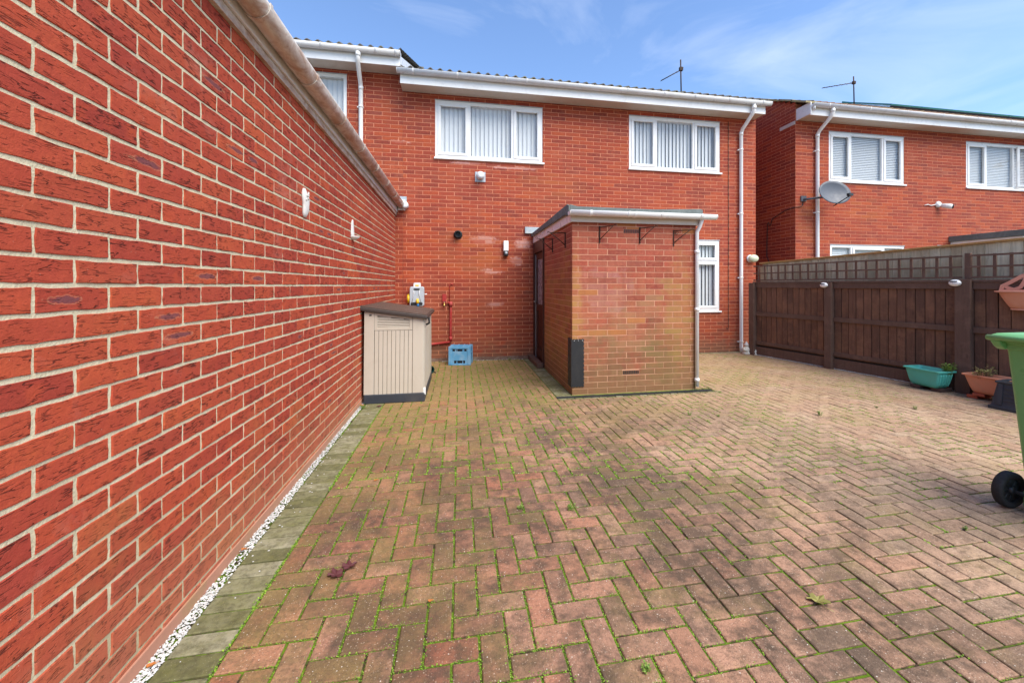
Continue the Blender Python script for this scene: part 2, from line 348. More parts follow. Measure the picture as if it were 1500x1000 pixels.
MT['frost'] = plain("dim_obscured_glass", (.30, .28, .31), .25, .12, 4, spec=.6)
MT['black'] = plain("black_plastic", (.018, .019, .021), .45, .2, 10, dirt=((.06, .055, .05), .4))
MT['iron'] = plain("rusty_black_iron", (.045, .028, .022), .7, .4, 20, dirt=((.13, .05, .02), .5), metal=.3)
MT['beige'] = plain("beige_resin_panel", (.49, .44, .365), .55, .04, 2, dirt=((.38, .33, .26), .35), bump=.15)
MT['beige_dk'] = plain("shaded_beige_groove", (.17, .15, .12), .7, .06, 2)  # darker copy of the panel beige, groove shade put into the colour
MT['lid'] = mat_wood("brown_resin_lid_plank", (.075, .054, .044), (.095, .068, .055), .35, rough=.5)
MT['lidedge'] = plain("dark_brown_resin_edge", (.045, .034, .030), .5, .15, 8)
MT['navy'] = plain("slate_blue_black_plastic", (.030, .036, .048), .5, .15, 8, dirt=((.09, .085, .08), .4))
MT['binG'] = plain("green_bin_plastic", (.14, .38, .13), .36, .07, 5, dirt=((.16, .30, .15), .4), spec=.5)
MT['teal'] = plain("teal_plastic", (.09, .46, .38), .42, .08, 6, dirt=((.14, .28, .22), .4))
MT['terra'] = plain("terracotta_plastic", (.62, .25, .145), .6, .08, 6, dirt=((.42, .25, .17), .5))
MT['pinkterra'] = plain("pale_terracotta_plastic", (.62, .29, .20), .55, .06, 6, dirt=((.66, .42, .33), .4))
MT['soil'] = plain("potting_soil", (.05, .032, .02), .98, .4, 30, bump=1)
MT['blue'] = plain("pale_blue_crate_plastic", (.115, .34, .56), .5, .12, 8, dirt=((.40, .52, .60), .55), dsc=9)
MT['bluedk'] = plain("crate_shaded_blue", (.03, .07, .12), .6, .1, 8)  # darker copy of the crate blue, inside shade put into the colour
MT['greyp'] = plain("light_grey_plastic", (.42, .47, .52), .4, .06, 6, dirt=((.55, .57, .58), .3))
MT['yellow'] = plain("yellow_plastic", (.70, .44, .02), .4, .06, 8)
MT['bluef'] = plain("blue_fitting", (.02, .14, .35), .4, .1, 8)
MT['dampplinth'] = plain('damp_stained_base_course', (.17, .095, .07), .95, .3, 8, bump=.9, dirt=((.32, .25, .20), .7), dsc=7)
MT['plinth'] = plain('pink_stained_concrete_plinth', (.42, .20, .13), .95, .2, 6, bump=.8, dirt=((.30, .21, .09), .7), dsc=4)
MT['redpaint'] = plain("red_masonry_paint", (.36, .028, .025), .5, .15, 9, dirt=((.42, .14, .12), .4), dsc=8)
MT['brass'] = plain("brass", (.60, .42, .14), .35, .1, 8, metal=1)
MT['steel'] = plain("dull_steel", (.5, .5, .5), .4, .1, 8, metal=1)
MT['dish'] = plain("grey_satellite_dish", (.085, .097, .12), .5, .05, 5, spec=.4)
MT['white'] = plain("white_plaster", (.64, .63, .60), .75, .06, 20, bump=.6, dirt=((.48, .45, .40), .5), dsc=10)
MT['cream'] = plain("cream_green_plastic", (.56, .60, .42), .45, .08, 8)
MT['lead'] = plain("lead_flashing", (.36, .41, .44), .5, .25, 9, dirt=((.66, .62, .56), .7), dsc=6, metal=.1)
MT['gravel'] = mat_leaf("white_marble_chips", (.42, .41, .40), (.68, .67, .65), .8)
MT['moss'] = mat_leaf("bright_moss", (.07, .16, .012), (.25, .40, .04), .9)
MT['weed'] = mat_leaf("weed_leaf", (.08, .16, .02), (.24, .34, .07))
MT['herb'] = mat_leaf("mixed_herb_leaf", (.22, .20, .05), (.33, .30, .12))
MT['straw'] = mat_leaf("dry_stem", (.20, .10, .06), (.28, .16, .09))
MT['redleaf'] = mat_leaf("dead_maple_leaf", (.080, .022, .026), (.13, .04, .04), .6)
MT['orleaf'] = mat_leaf("dead_orange_leaf", (.42, .13, .03), (.5, .22, .06), .7)
MT['ground'] = plain("packed_earth", (.14, .11, .075), .98, .2, 1.5, bump=.8)
MT['concrete'] = plain("grey_concrete", (.28, .26, .23), .95, .15, 3, bump=.8, dirt=((.16, .15, .09), .6))
MT['loose'] = plain("red_clay_brick", (.42, .10, .05), .9, .2, 8, bump=.6)
MT['dbrick'] = plain("dark_brown_brick", (.085, .05, .040), .9, .2, 8, bump=.6)
MT['pv'] = plain("solar_cell_glass", (.012, .014, .022), .15, .2, 3, spec=.6)
MT['pvf'] = plain("teal_metal_edge", (.03, .20, .19), .4, .2, 3)
MT['gnome'] = plain("weathered_plaster_gnome", (.66, .64, .56), .8, .1, 30, bump=.5, dirt=((.45, .28, .12), .7), dsc=14)
MT['rubber'] = plain("black_rubber", (.020, .020, .021), .75, .2, 30, bump=.4)
MT['dgreen'] = plain("dark_green_plastic", (.012, .06, .05), .3, .2, 8)
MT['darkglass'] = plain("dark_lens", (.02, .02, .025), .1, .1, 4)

# ------------------------------------------------------------------ mesh builder
BASE = {}
class MB:
    def __init__(s): s.v = []; s.f = []; s.u = []; s.sm = []
    def face(s, pts, uv=None, smooth=False):
        i = len(s.v); s.v += [tuple(p) for p in pts]; s.f.append(tuple(range(i, i + len(pts)))); s.u.append(uv); s.sm.append(smooth); return s
    def mesh(s, vs, fs, uvs=None, smooth=False):
        i = len(s.v); s.v += [tuple(p) for p in vs]
        for k, f in enumerate(fs): s.f.append(tuple(i + j for j in f)); s.u.append(uvs[k] if uvs else None); s.sm.append(smooth)
        return s
    def box(s, x0, x1, y0, y1, z0, z1, rot=None, c=None):
        vs = [(x, y, z) for z in (z0, z1) for y in (y0, y1) for x in (x0, x1)]
        if rot is not None:
            M = Matrix.Rotation(rot, 3, 'Z'); cc = Vector(c if c else ((x0 + x1) / 2, (y0 + y1) / 2, 0))
            vs = [tuple(M @ (Vector(v) - cc) + cc) for v in vs]
        return s.mesh(vs, [(0, 2, 3, 1), (4, 5, 7, 6), (0, 1, 5, 4), (2, 6, 7, 3), (0, 4, 6, 2), (1, 3, 7, 5)])
    def xf(s, M, start=0):
        s.v = s.v[:start] + [tuple(M @ Vector(v)) for v in s.v[start:]]; return s
    def prism(s, poly, a0, a1, axis='y', smooth=False):
        # poly: 2D outline; extruded along axis
        def P(p, a): return {'y': (p[0], a, p[1]), 'x': (a, p[0], p[1]), 'z': (p[0], p[1], a)}[axis]
        n = len(poly); vs = [P(p, a0) for p in poly] + [P(p, a1) for p in poly]
        s.mesh(vs, [tuple(range(n))[::-1], tuple(range(n, 2 * n))])
        i = len(s.v) - 2 * n
        for k in range(n):
            s.f.append((i + k, i + (k + 1) % n, i + n + (k + 1) % n, i + n + k)); s.u.append(None); s.sm.append(smooth)
        return s
    def tube(s, path, r, n=10, caps=True, smooth=True, sx=1.0):
        path = [Vector(p) for p in path]; N = len(path); rs = r if isinstance(r, (list, tuple)) else [r] * N
        i0 = len(s.v); prev = None
        for k, p in enumerate(path):
            if k == 0: t = (path[1] - p)
            elif k == N - 1: t = (p - path[-2])
            else: t = (path[k + 1] - p).normalized() + (p - path[k - 1]).normalized()
            t.normalize()
            if prev is None:
                a = Vector((0, 0, 1)) if abs(t.z) < .9 else Vector((1, 0, 0)); e1 = (a - t * a.dot(t)).normalized()
            else: e1 = (prev - t * prev.dot(t)).normalized()
            prev = e1; e2 = t.cross(e1)
            for q in range(n):
                an = 2 * math.pi * q / n; s.v.append(tuple(p + (e1 * math.cos(an) + e2 * math.sin(an) * sx) * rs[k]))
        for k in range(N - 1):
            for q in range(n):
                a = i0 + k * n; b = a + n; s.f.append((a + q, a + (q + 1) % n, b + (q + 1) % n, b + q)); s.u.append(None); s.sm.append(smooth)
        if caps:
            s.f.append(tuple(i0 + q for q in range(n))[::-1]); s.f.append(tuple(i0 + (N - 1) * n + q for q in range(n))); s.u += [None, None]; s.sm += [False, False]
        return s
    def loft(s, rings, cap0=True, cap1=True, smooth=False, closed=True):
        n = len(rings[0]); i0 = len(s.v)
        for r_ in rings: s.v += [tuple(p) for p in r_]
        for k in range(len(rings) - 1):
            for q in range(n if closed else n - 1):
                a = i0 + k * n; b = a + n; s.f.append((a + q, a + (q + 1) % n, b + (q + 1) % n, b + q)); s.u.append(None); s.sm.append(smooth)
        if cap0: s.f.append(tuple(i0 + q for q in range(n))[::-1]); s.u.append(None); s.sm.append(False)
        if cap1: s.f.append(tuple(i0 + (len(rings) - 1) * n + q for q in range(n))); s.u.append(None); s.sm.append(False)
        return s
    def lathe(s, prof, c=(0, 0, 0), ax='z', n=24, smooth=True, caps=True):
        rings = []
        for (r_, h) in prof:
            ring = []
            for q in range(n):
                a = 2 * math.pi * q / n; x, y = r_ * math.cos(a), r_ * math.sin(a)
                p = {'z': (x, y, h), 'y': (x, h, -y), 'x': (h, x, y)}[ax]
                ring.append((c[0] + p[0], c[1] + p[1], c[2] + p[2]))
            rings.append(ring)
        return s.loft(rings, caps, caps, smooth)
    def ball(s, c, rx, ry, rz, n=12, k=7):
        return s.lathe([(max(.001, math.sin(math.pi * i / k)), -math.cos(math.pi * i / k)) for i in range(k + 1)], n=n).xf(Matrix.Translation(c) @ Matrix.Diagonal((rx, ry, rz, 1)), len(s.v) - n * (k + 1)) if False else s._ball(c, rx, ry, rz, n, k)
    def _ball(s, c, rx, ry, rz, n, k):
        st = len(s.v); s.lathe([(max(.001, math.sin(math.pi * i / k)), -math.cos(math.pi * i / k)) for i in range(k + 1)], n=n)
        s.v = s.v[:st] + [(c[0] + v[0] * rx, c[1] + v[1] * ry, c[2] + v[2] * rz) for v in s.v[st:]]; return s
    def build(s, name, mat, parent=None, world=False, bevel=0.0, seg=2, recalc=False, loc=None):
        off = Vector((0, 0, 0))
        if world and parent is not None: off = Vector(BASE[parent.name])
        if loc is not None: off = Vector(loc)
        me = bpy.data.meshes.new(name)
        me.from_pydata([tuple(Vector(v) - off) for v in s.v], [], s.f)
        me.polygons.foreach_set('use_smooth', s.sm)
        if any(u is not None for u in s.u):
            ul = me.uv_layers.new(name="UVMap"); flat = []
            for f, u in zip(s.f, s.u):
                for k in range(len(f)): flat += (list(u[k]) if u else [9.0, 9.0])
            ul.data.foreach_set('uv', flat)
        if recalc:
            import bmesh
            b = bmesh.new(); b.from_mesh(me); bmesh.ops.recalc_face_normals(b, faces=b.faces); b.to_mesh(me); b.free()
        me.update()
        o = bpy.data.objects.new(name, me); COL.objects.link(o)
        if mat: me.materials.append(MT[mat] if isinstance(mat, str) else mat)
        if bevel:
            bv = o.modifiers.new("bevel", 'BEVEL'); bv.width = bevel; bv.segments = seg; bv.limit_method = 'ANGLE'; bv.angle_limit = R(40)
        if parent is not None: o.parent = parent; BASE[o.name] = BASE[parent.name]
        elif loc is not None: o.location = loc; BASE[o.name] = tuple(loc)
        else: BASE[o.name] = (0, 0, 0)
        return o

def thing(name, label, cat, loc=(0, 0, 0), rz=0, group=None):
    o = bpy.data.objects.new(name, None); COL.objects.link(o); o.location = loc; o.rotation_euler = (0, 0, rz)
    o.empty_display_size = .1
    o['label'] = label; o['category'] = cat
    if group: o['group'] = group
    BASE[o.name] = tuple(loc); return o
def tag(o, label, cat, group=None):
    o['label'] = label; o['category'] = cat
    if group: o['group'] = group
    return o
def kind(o, k, label=None):
    o['kind'] = k
    if label: o['label'] = label
    return o
def copy_tree(o, parent=None):
    c = o.copy(); COL.objects.link(c)
    if parent is not None: c.parent = parent
    for ch in list(o.children): copy_tree(ch, c)
    return c

def rsub(rects, h):
    out = []
    for (a, b, c, d) in rects:
        x0, x1, y0, y1 = h
        if b <= x0 or a >= x1 or d <= y0 or c >= y1: out.append((a, b, c, d)); continue
        if a < x0: out.append((a, x0, c, d))
        if b > x1: out.append((x1, b, c, d))
        m0, m1 = max(a, x0), min(b, x1)
        if c < y0: out.append((m0, m1, c, y0))
        if d > y1: out.append((m0, m1, y1, d))
    return out

def bricks(mb, O, U, N, W, z0, z1, L, H, j, holes=(), proud=.004, ushift=0.0, detail=False, top=None, rnd=random.Random(3)):
    """Brick faces laid on a plane: O + u*U + v*Z, standing out along N."""
    O, U, N = Vector(O), Vector(U), Vector(N); Z = Vector((0, 0, 1))
    flip = U.cross(Z).dot(N) < 0
    k = 0; v = z0
    while v < z1 - .004:
        u = ushift - L * 2 + (L / 2 if k % 2 else 0)
        while u < W:
            ju = rnd.uniform(-.002, .002); jv = rnd.uniform(-.001, .001)
            rects = [(max(0, u + j / 2 + ju), min(W, u + L - j / 2 + ju * .5), v + j / 2 + jv, min(z1, v + H - j / 2 + jv))]
            for h in holes: rects = rsub(rects, h)
            pr = proud * rnd.uniform(.75, 1.35)
            cu, cv = u + L / 2, v + H / 2
            for (a, b, c, d) in rects:
                if b - a < .012 or d - c < .008: continue
                if top:
                    if c > top((a + b) / 2): continue
                def P(uu, vv, dd): return O + U * uu + Z * vv + N * dd
                if detail:
                    pr *= 1.0
                    nu = max(2, int((b - a) / .035)); pts = []
                    for q in range(nu): pts.append((a + (b - a) * q / nu, c))
                    pts.append((b, c)); pts.append((b, c + (d - c) * .35)); pts.append((b, c + (d - c) * .68))
                    for q in range(nu): pts.append((b - (b - a) * q / nu, d))
                    pts.append((a, d)); pts.append((a, c + (d - c) * .65)); pts.append((a, c + (d - c) * .3))
                    ou = []; mi = []; inn = []
                    for (x, y) in pts:
                        x += rnd.uniform(-.0024, .0024); y += rnd.uniform(-.0018, .0018)
                        ou.append((x, y)); dx, dy = cu - x, cv - y; ln = math.hypot(dx, dy)
                        sx = 1 if x < (a + b) / 2 else -1; sy = 1 if y < (c + d) / 2 else -1
                        mi.append((x + sx * .0014, y + sy * .0012)); 
                        inn.append((min(max(x, a + .0035), b - .0035), min(max(y, c + .003), d - .003)))
                    n = len(pts)
                    vs = [P(x, y, -.002) for x, y in ou] + [P(x, y, pr * .88) for x, y in mi] + [P(x, y, pr + rnd.uniform(-.0008, .0008)) for x, y in inn]
                    co = ou + mi + inn
                    fs = [(q, (q + 1) % n, n + (q + 1) % n, n + q) for q in range(n)] + [(n + q, n + (q + 1) % n, 2 * n + (q + 1) % n, 2 * n + q) for q in range(n)] + [tuple(range(2 * n, 3 * n))]
                    if flip: fs = [f[::-1] for f in fs]
                    uv = [[(co[i_][0] - cu, co[i_][1] - cv) for i_ in f] for f in fs]
                    mb.mesh(vs, fs, uv)
                else:
                    e = .0018
                    vs = [P(a, c, -.001), P(b, c, -.001), P(b, d, -.001), P(a, d, -.001), P(a + e, c + e, pr), P(b - e, c + e, pr), P(b - e, d - e, pr), P(a + e, d - e, pr)]
                    fs = [(0, 1, 5, 4), (1, 2, 6, 5), (2, 3, 7, 6), (3, 0, 4, 7), (4, 5, 6, 7)]
                    if flip: fs = [f[::-1] for f in fs]
                    mb.mesh(vs, fs)
            u += L
        v += H; k += 1
    return mb

def slab(mb, O, U, N, W, z0, z1, t, holes=()):
    """Wall slab of thickness t behind the plane, with openings cut through."""
    O, U, N = Vector(O), Vector(U), Vector(N); Z = Vector((0, 0, 1))
    xs = sorted({0.0, W} | {h[0] for h in holes if 0 < h[0] < W} | {h[1] for h in holes if 0 < h[1] < W})
    ys = sorted({z0, z1} | {h[2] for h in holes if z0 < h[2] < z1} | {h[3] for h in holes if z0 < h[3] < z1})
    def solid(i, j):
        if i < 0 or j < 0 or i >= len(xs) - 1 or j >= len(ys) - 1: return False
        cx, cy = (xs[i] + xs[i + 1]) / 2, (ys[j] + ys[j + 1]) / 2
        return not any(h[0] < cx < h[1] and h[2] < cy < h[3] for h in holes)
    def P(u, v, d): return O + U * u + Z * v + N * d
    for i in range(len(xs) - 1):
        for j in range(len(ys) - 1):
            if not solid(i, j): continue
            a, b, c, d = xs[i], xs[i + 1], ys[j], ys[j + 1]
            mb.face([P(a, c, 0), P(b, c, 0), P(b, d, 0), P(a, d, 0)]); mb.face([P(a, c, -t), P(a, d, -t), P(b, d, -t), P(b, c, -t)])
            if not solid(i - 1, j): mb.face([P(a, c, 0), P(a, d, 0), P(a, d, -t), P(a, c, -t)])
            if not solid(i + 1, j): mb.face([P(b, c, 0), P(b, c, -t), P(b, d, -t), P(b, d, 0)])
            if not solid(i, j - 1): mb.face([P(a, c, 0), P(a, c, -t), P(b, c, -t), P(b, c, 0)])
            if not solid(i, j + 1): mb.face([P(a, d, 0), P(b, d, 0), P(b, d, -t), P(a, d, -t)])
    return mb

# ------------------------------------------------------------------ the setting
XW = -1.065         # face of the garage wall
YH = 7.27           # face of the house wall
PX0, PX1, PY = 1.318, 2.925, 4.753   # porch
g_ = MB().box(-400, 400, -400, 400, -.6, -.05).build('ground', 'ground'); kind(g_, 'structure')
jt = MB().box(XW, 6.4, -2.5, YH, -.045, -.0065).build('paving_joints', 'joint'); kind(jt, 'structure')
# herringbone block paving
A = .0985; X0 = -.815; holes = [(PX0 - .21, PX1, PY - .14, YH + .1), (PX0 - .21, PX1 + .18, PY - .185, PY + .001), (PX1 - .01, 5.5, YH - .10, YH + .1), (-.35, PX0 - .2, YH - .06, YH + .1)]
rn = random.Random(11)
pv = MB(); edges = []
def paver(mb, a, b, c, d, z=0.0, gap=.0046, rn=rn):
    a += gap + rn.uniform(-.001, .001); b -= gap + rn.uniform(-.001, .001); c += gap + rn.uniform(-.001, .001); d -= gap + rn.uniform(-.001, .001)
    if b - a < .02 or d - c < .02: return
    zb_ = rn.uniform(-.0015, .0015); zz = [z + zb_ + rn.uniform(-.0016, .0016) for _ in range(4)]; e = .0035
    r0 = [(a, c), (b, c), (b, d), (a, d)]; r1 = [(a + e, c + e), (b - e, c + e), (b - e, d - e), (a + e, d - e)]
    vs = [(x, y, -.02) for x, y in r0] + [(x, y, q - .0028) for (x, y), q in zip(r0, zz)] + [(x, y, q) for (x, y), q in zip(r1, zz)]
    fs = []
    for k in range(4):
        l = (k + 1) % 4; fs.append((k, l, 4 + l, 4 + k)); fs.append((4 + k, 4 + l, 8 + l, 8 + k))
    fs.append((8, 9, 10, 11)); mb.mesh(vs, fs)
NX = int((6.35 - X0) / A) + 2; NY = int((YH + 1.6) / A) + 2
for i in range(-2, NX):
    for j in range(-1, NY):
        k = (i - j) % 4; r_ = None
        if k == 0: r_ = (X0 + i * A, X0 + (i + 2) * A, -1.6 + j * A, -1.6 + (j + 1) * A)
        elif k == 2: r_ = (X0 + i * A, X0 + (i + 1) * A, -1.6 + (j - 1) * A, -1.6 + (j + 1) * A)
        if not r_: continue
        r_ = (max(r_[0], X0), min(r_[1], 6.35), r_[2], min(r_[3], YH - .004))
        if r_[1] - r_[0] < .02 or r_[3] - r_[2] < .02: continue
        rs = [r_]
        for h in holes: rs = rsub(rs, h)
        for q in rs:
            paver(pv, *q)
            edges.append(q)
kind(pv.build('block_paving', 'paver'), 'structure')
# grey-green soldier course along the garage and round the porch
st = MB(); y = -1.6
while y < YH - .1: paver(st, -1.012, X0, y, y + .0985, .001, .0045); y += .0985
y = PY - .14
while y < YH - .02: paver(st, PX0 - .21, PX0 - .012, y, y + .0985, .001); y += .0985
x = PX0 - .21
while x < PX1 + .16: paver(st, x, x + .0985, PY - .185, PY - .142, .001); x += .0985
x = PX1 + .02
while x < 5.4: paver(st, x, x + .2, YH - .10, YH - .004, .001); x += .2
kind(st.build('paving_border', 'sett'), 'structure')

# white marble chips along the garage wall and the fence
def chips(spots, name, rn):
    m = MB()
    for (x, y, z, s) in spots:
        a = rn.uniform(0, 6.28); sx, sy, sz = s * rn.uniform(.6, 1.2), s * rn.uniform(.6, 1.2), s * rn.uniform(.35, .7); ca, sa = math.cos(a), math.sin(a)
        pts = [(1, 0, 0), (.2, 1, .1), (-.9, .3, 0), (-.2, -.9, .1), (.1, .1, 1), (-.1, .1, -.9)]
        vs = []
        for (px, py, pz) in pts:
            px *= sx; py *= sy; pz *= sz; vs.append((x + px * ca - py * sa, y + px * sa + py * ca, z + pz))
        m.mesh(vs, [(0, 1, 4), (1, 2, 4), (2, 3, 4), (3, 0, 4), (1, 0, 5), (2, 1, 5), (3, 2, 5), (0, 3, 5)])
    return m.build(name, 'gravel')
rn = random.Random(5); sp = []
for k in range(9000):
    y = .2 + (rn.random() ** 1.7) * 6.9; wd = .05 - .02 * min(1, max(0, (y - 2.5) / 3))
    if noise.noise(Vector((0, y * 1.6, 3))) < -.38 and rn.random() < .45: continue
    if y > 3 and rn.random() < .3: continue
    sp.append((XW + .004 + rn.random() * (wd + .004), y, -.002 + rn.random() * .008, rn.uniform(.0035, .0075)))
for k in range(60): y = rn.uniform(1.2, 5); sp.append((-1.0 + abs(rn.gauss(0, .06)), y, .003, rn.uniform(.003, .006)))
for k in range(200): sp.append((rn.uniform(-.3, 1.1), YH - rn.uniform(.02, .06), .002, rn.uniform(.004, .009)))
kind(chips(sp, 'white_gravel', rn), 'stuff', 'white stone chips filling the gap along the foot of the garage wall')
FD = Vector((.1925, -.981, 0)).normalized(); FN = Vector((-.981, -.1925, 0)).normalized(); F0 = Vector((5.465, 6.91, 0))
sp = []
for k in range(2600):
    s_ = rn.uniform(-.1, 3.3); p = F0 + FD * s_ + FN * (rn.uniform(-.03, .045)); sp.append((p.x, p.y, .003 + rn.random() * .01, rn.uniform(.006, .011)))
kind(chips(sp, 'fence_gravel', rn), 'stuff', 'white stone chips in a line along the foot of the brown fence')

# moss and tiny weeds in the joints
def mossfield(x, y):
    v = noise.noise(Vector((x * 1.1, y * .9, 0))) * .5 + noise.noise(Vector((x * 3.1, y * 3.1, 5))) * .35 + noise.noise(Vector((x * 14, y * 14, 9))) * .3
    v += .10 if x < 1.1 else 0; v += .09 if y > 2.2 and x < 3.2 else 0; v -= .03 * max(0, x - 3.0)
    return v
ms = MB(); rn = random.Random(21)
def tuft(x, y, s, up):
    a = rn.uniform(0, 6.28); c, d = math.cos(a) * s, math.sin(a) * s; z = -.0065 + rn.random() * up
    ms.face([(x - c, y - d, z), (x + d * .8, y - c * .8, z + s * rn.uniform(0, .6)), (x + c, y + d, z + s * rn.uniform(0, .9)), (x - d * .8, y + c * .8, z + s * rn.uniform(0, .6))])
for (a, b, c, d) in edges:
    if c > 6.9 or b < -.8: continue
    if c < .7: continue
    dist = math.hypot((a + b) / 2, c); dens = 1 if dist < 3.2 else .8
    for (p0, p1) in (((a, c), (b, c)), ((a, c), (a, d))):
        L = max(p1[0] - p0[0], p1[1] - p0[1]); n = int(L / (.0022 if dist < 2.4 else .0036) * dens)
        for q in range(n):
            t = rn.random(); x = p0[0] + (p1[0] - p0[0]) * t; y = p0[1] + (p1[1] - p0[1]) * t
            f = mossfield(x, y)
            if f < -.01 + rn.random() * .16: continue
            g2 = .0028 + max(0, f - .05) * (.022 if dist < 3 else .012)
            tuft(x + rn.gauss(0, g2 * .8), y + rn.gauss(0, g2 * .8), rn.uniform(.0014, .0034) * (1 + (dist > 2.8) * 1.1), .008)
for k in range(5000):
    y = .8 + rn.random() * 4.2; x = X0 + rn.gauss(0, .006) if rn.random() < .6 else XW + rn.random() * .02 + .0
    if noise.noise(Vector((x, y * 2.2, 2))) < .02: continue
    tuft(x, y, rn.uniform(.002, .005), .008)
kind(ms.build('moss', 'moss'), 'stuff', 'bright green moss growing in the joints of the block paving')

# ------------------------------------------------------------------ garage with the long rustic brick wall
GY0 = -2.0; GTOP = 2.50
gar = thing('brick_garage', 'long red rustic brick garage wall with cream mortar and white gutter, on the left', 'garage', (XW, GY0, 0))
mb = MB(); slab(mb, (XW, GY0, 0), (0, 1, 0), (1, 0, 0), YH - .003 - GY0, -.05, GTOP + .10, .2); mb.build('mortar', 'mortar', gar, True)
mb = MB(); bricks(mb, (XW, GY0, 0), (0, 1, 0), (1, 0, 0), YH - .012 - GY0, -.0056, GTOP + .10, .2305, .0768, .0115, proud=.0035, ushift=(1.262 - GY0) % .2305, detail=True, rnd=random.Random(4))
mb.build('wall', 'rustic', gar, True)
MB().box(XW - .01, XW + .009, GY0, YH - .012, -.04, .052).build('plinth', 'plinth', gar, True, bevel=.004)
MB().box(-4.2, XW - .2, GY0, YH - .003, -.05, GTOP).build('rear_wall', 'hbrick', gar, True)
MB().box(-4.25, XW + .02, GY0 - .05, YH - .006, GTOP + .21, GTOP + .25).build('roof', 'flat', gar, True)
def fz(y): return GTOP - .022 + .068 * (YH - y) / YH
fa = MB(); fa.box(XW - .02, XW + .024, GY0 - .05, YH - .006, 0, GTOP + .21); fa.v = [(a, b, fz(b) if c < 1 else c) for a, b, c in fa.v]; fa.build('fascia', 'dupvc', gar, True, bevel=.003)
fa = MB(); fa.box(XW + .0245, XW + .040, GY0 - .05, YH - .006, 0, GTOP + .20); fa.v = [(a, b, fz(b) + .045 if c < 1 else c) for a, b, c in fa.v]; fa.build('fascia_trim', 'upvc2', gar, True, bevel=.003)
MB().box(XW - .2, XW - .021, GY0, YH - .006, GTOP + .101, GTOP + .2).build('roof_edge', 'flat', gar, True)
def gutter_run(p0, p1, out, zc, r, mat, parent, name='gutter', clips=None, deep=1.0, th=.003, clipmat=None):
    """Half-round gutter from p0 to p1 (x,y); out = unit 2D vector away from the wall."""
    P0, P1 = Vector((p0[0], p0[1], zc)), Vector((p1[0], p1[1], zc)); O = Vector((out[0], out[1], 0)); Z = Vector((0, 0, 1)); D = (P1 - P0).normalized()
    def prof(rr, e=0):
        pr = []
        for q in range(13):
            a = math.pi + math.pi * q / 12
            pr.append((math.cos(a) * rr, math.sin(a) * rr * deep))
        return pr
    outer = [(-r, .006)] + prof(r) + [(r, .012), (r - .006, .014), (r - .006, 0)]
    inner = [(x_ * (r - th) / r, y_ * (r - th) / r) for x_, y_ in reversed(prof(r))]
    pl = outer + inner[1:]
    m = MB(); n = len(pl); rings = [[P + O * x_ + Z * y_ for x_, y_ in pl] for P in (P0, P1)]
    m.loft(rings, True, True, True)
    L = (P1 - P0).length
    # closed end
    for P in (P0, P1):
        rg = [[P + D * e + O * x_ + Z * y_ for x_, y_ in prof(r + .0015)] + [] for e in (-.004, .004)]
        m.loft(rg, True, True, False)
    g = m.build(name, mat, parent, True, recalc=True)
    if clips:
        for s_ in clips:
            c = MB(); w2 = .014
            P = P0 + D * s_
            rg = []
            for e, rr in ((-w2, r + .001), (-w2, r + .005), (w2, r + .005), (w2, r + .001)):
                rg.append([P + D * e + O * x_ + Z * y_ for x_, y_ in [(-rr, .01)] + prof(rr) + [(rr, .016)]])
            c.loft(rg, False, False, False, closed=False)
            c.box(-.014, .014, -.02, 0, -.02, .02) if False else None
            c.build('gutter_clip', clipmat or mat, parent, True, recalc=True)
    return g
gutter_run((-.968, GY0 - .05), (-.968, YH - .03), (1, 0), 2.655, .062, 'dupvc', gar, clips=[.4, 1.5, 2.6, 3.62, 4.27, 4.95, 5.62, 6.3, 7.0, 7.7, 8.4, 9.0], clipmat='dupvc')
# hopper and flashing where the garage roof meets the house
fl = MB(); fl.box(-1.02, -.90, YH - .06, YH - .006, 2.56, 2.74); fl.lathe([(.03, YH - .14), (.055, YH - .13), (.055, YH - .03), (.045, YH - .006)], (-.895, 0, 2.64), 'y', 14)
fl.build('gutter_outlet', 'upvc2', gar, True, bevel=.006)
MB().box(-1.10, -.88, YH - .011, YH - .0065, 2.70, 2.80).build('flashing', 'lead', gar, True)
# plaster ornaments on the garage wall
o = MB(); pr = []
for k in range(11):
    t = k / 10; z = 1.775 + .195 * t; wv = .034 * (math.sin(math.pi * (t * .93 + .035)) ** .35) * (1 + .10 * math.sin(t * 11)); dpt = .026 * (math.sin(math.pi * (t * .9 + .05)) ** .5)
    yc = 3.115 + .012 * math.sin(t * 4)
    pr.append([(XW + .003 + (dpt * (.2 + .8 * math.sin(math.pi * q / 8)) if 0 < q < 8 else 0), yc + wv * 1.45 * math.cos(math.pi * q / 8) + rn.uniform(-.003, .003), z + rn.uniform(-.002, .002)) for q in range(9)])
o.loft(pr, True, True, True)
for k in range(9): o._ball((XW + .027 + rn.uniform(-.003, .003), 3.115 + rn.uniform(-.025, .025), rn.uniform(1.885, 1.95)), .005, .010, .007, 8, 5)
tag(o.build('wall_plaque', 'white', None, loc=(XW, 3.115, 1.87), recalc=True), 'white plaster plaque with moulded flowers hung on the rustic garage wall', 'plaque')
o = thing('wall_sconce', 'small white pointed sconce with a little shelf, further along the garage wall', 'ornament', (XW, 4.42, 1.77))
pr = []
for k in range(8):
    t = k / 7; z = .02 + .17 * t; wv = .05 * (1 - t ** 2.2) ** .5 + .006
    pr.append([(.003 + .018 * math.sin(math.pi * q / 6) * (1 - .5 * t), wv * math.cos(math.pi * q / 6), z) for q in range(7)])
MB().loft(pr, True, True, True).build('back_plate', 'white', o, recalc=True)
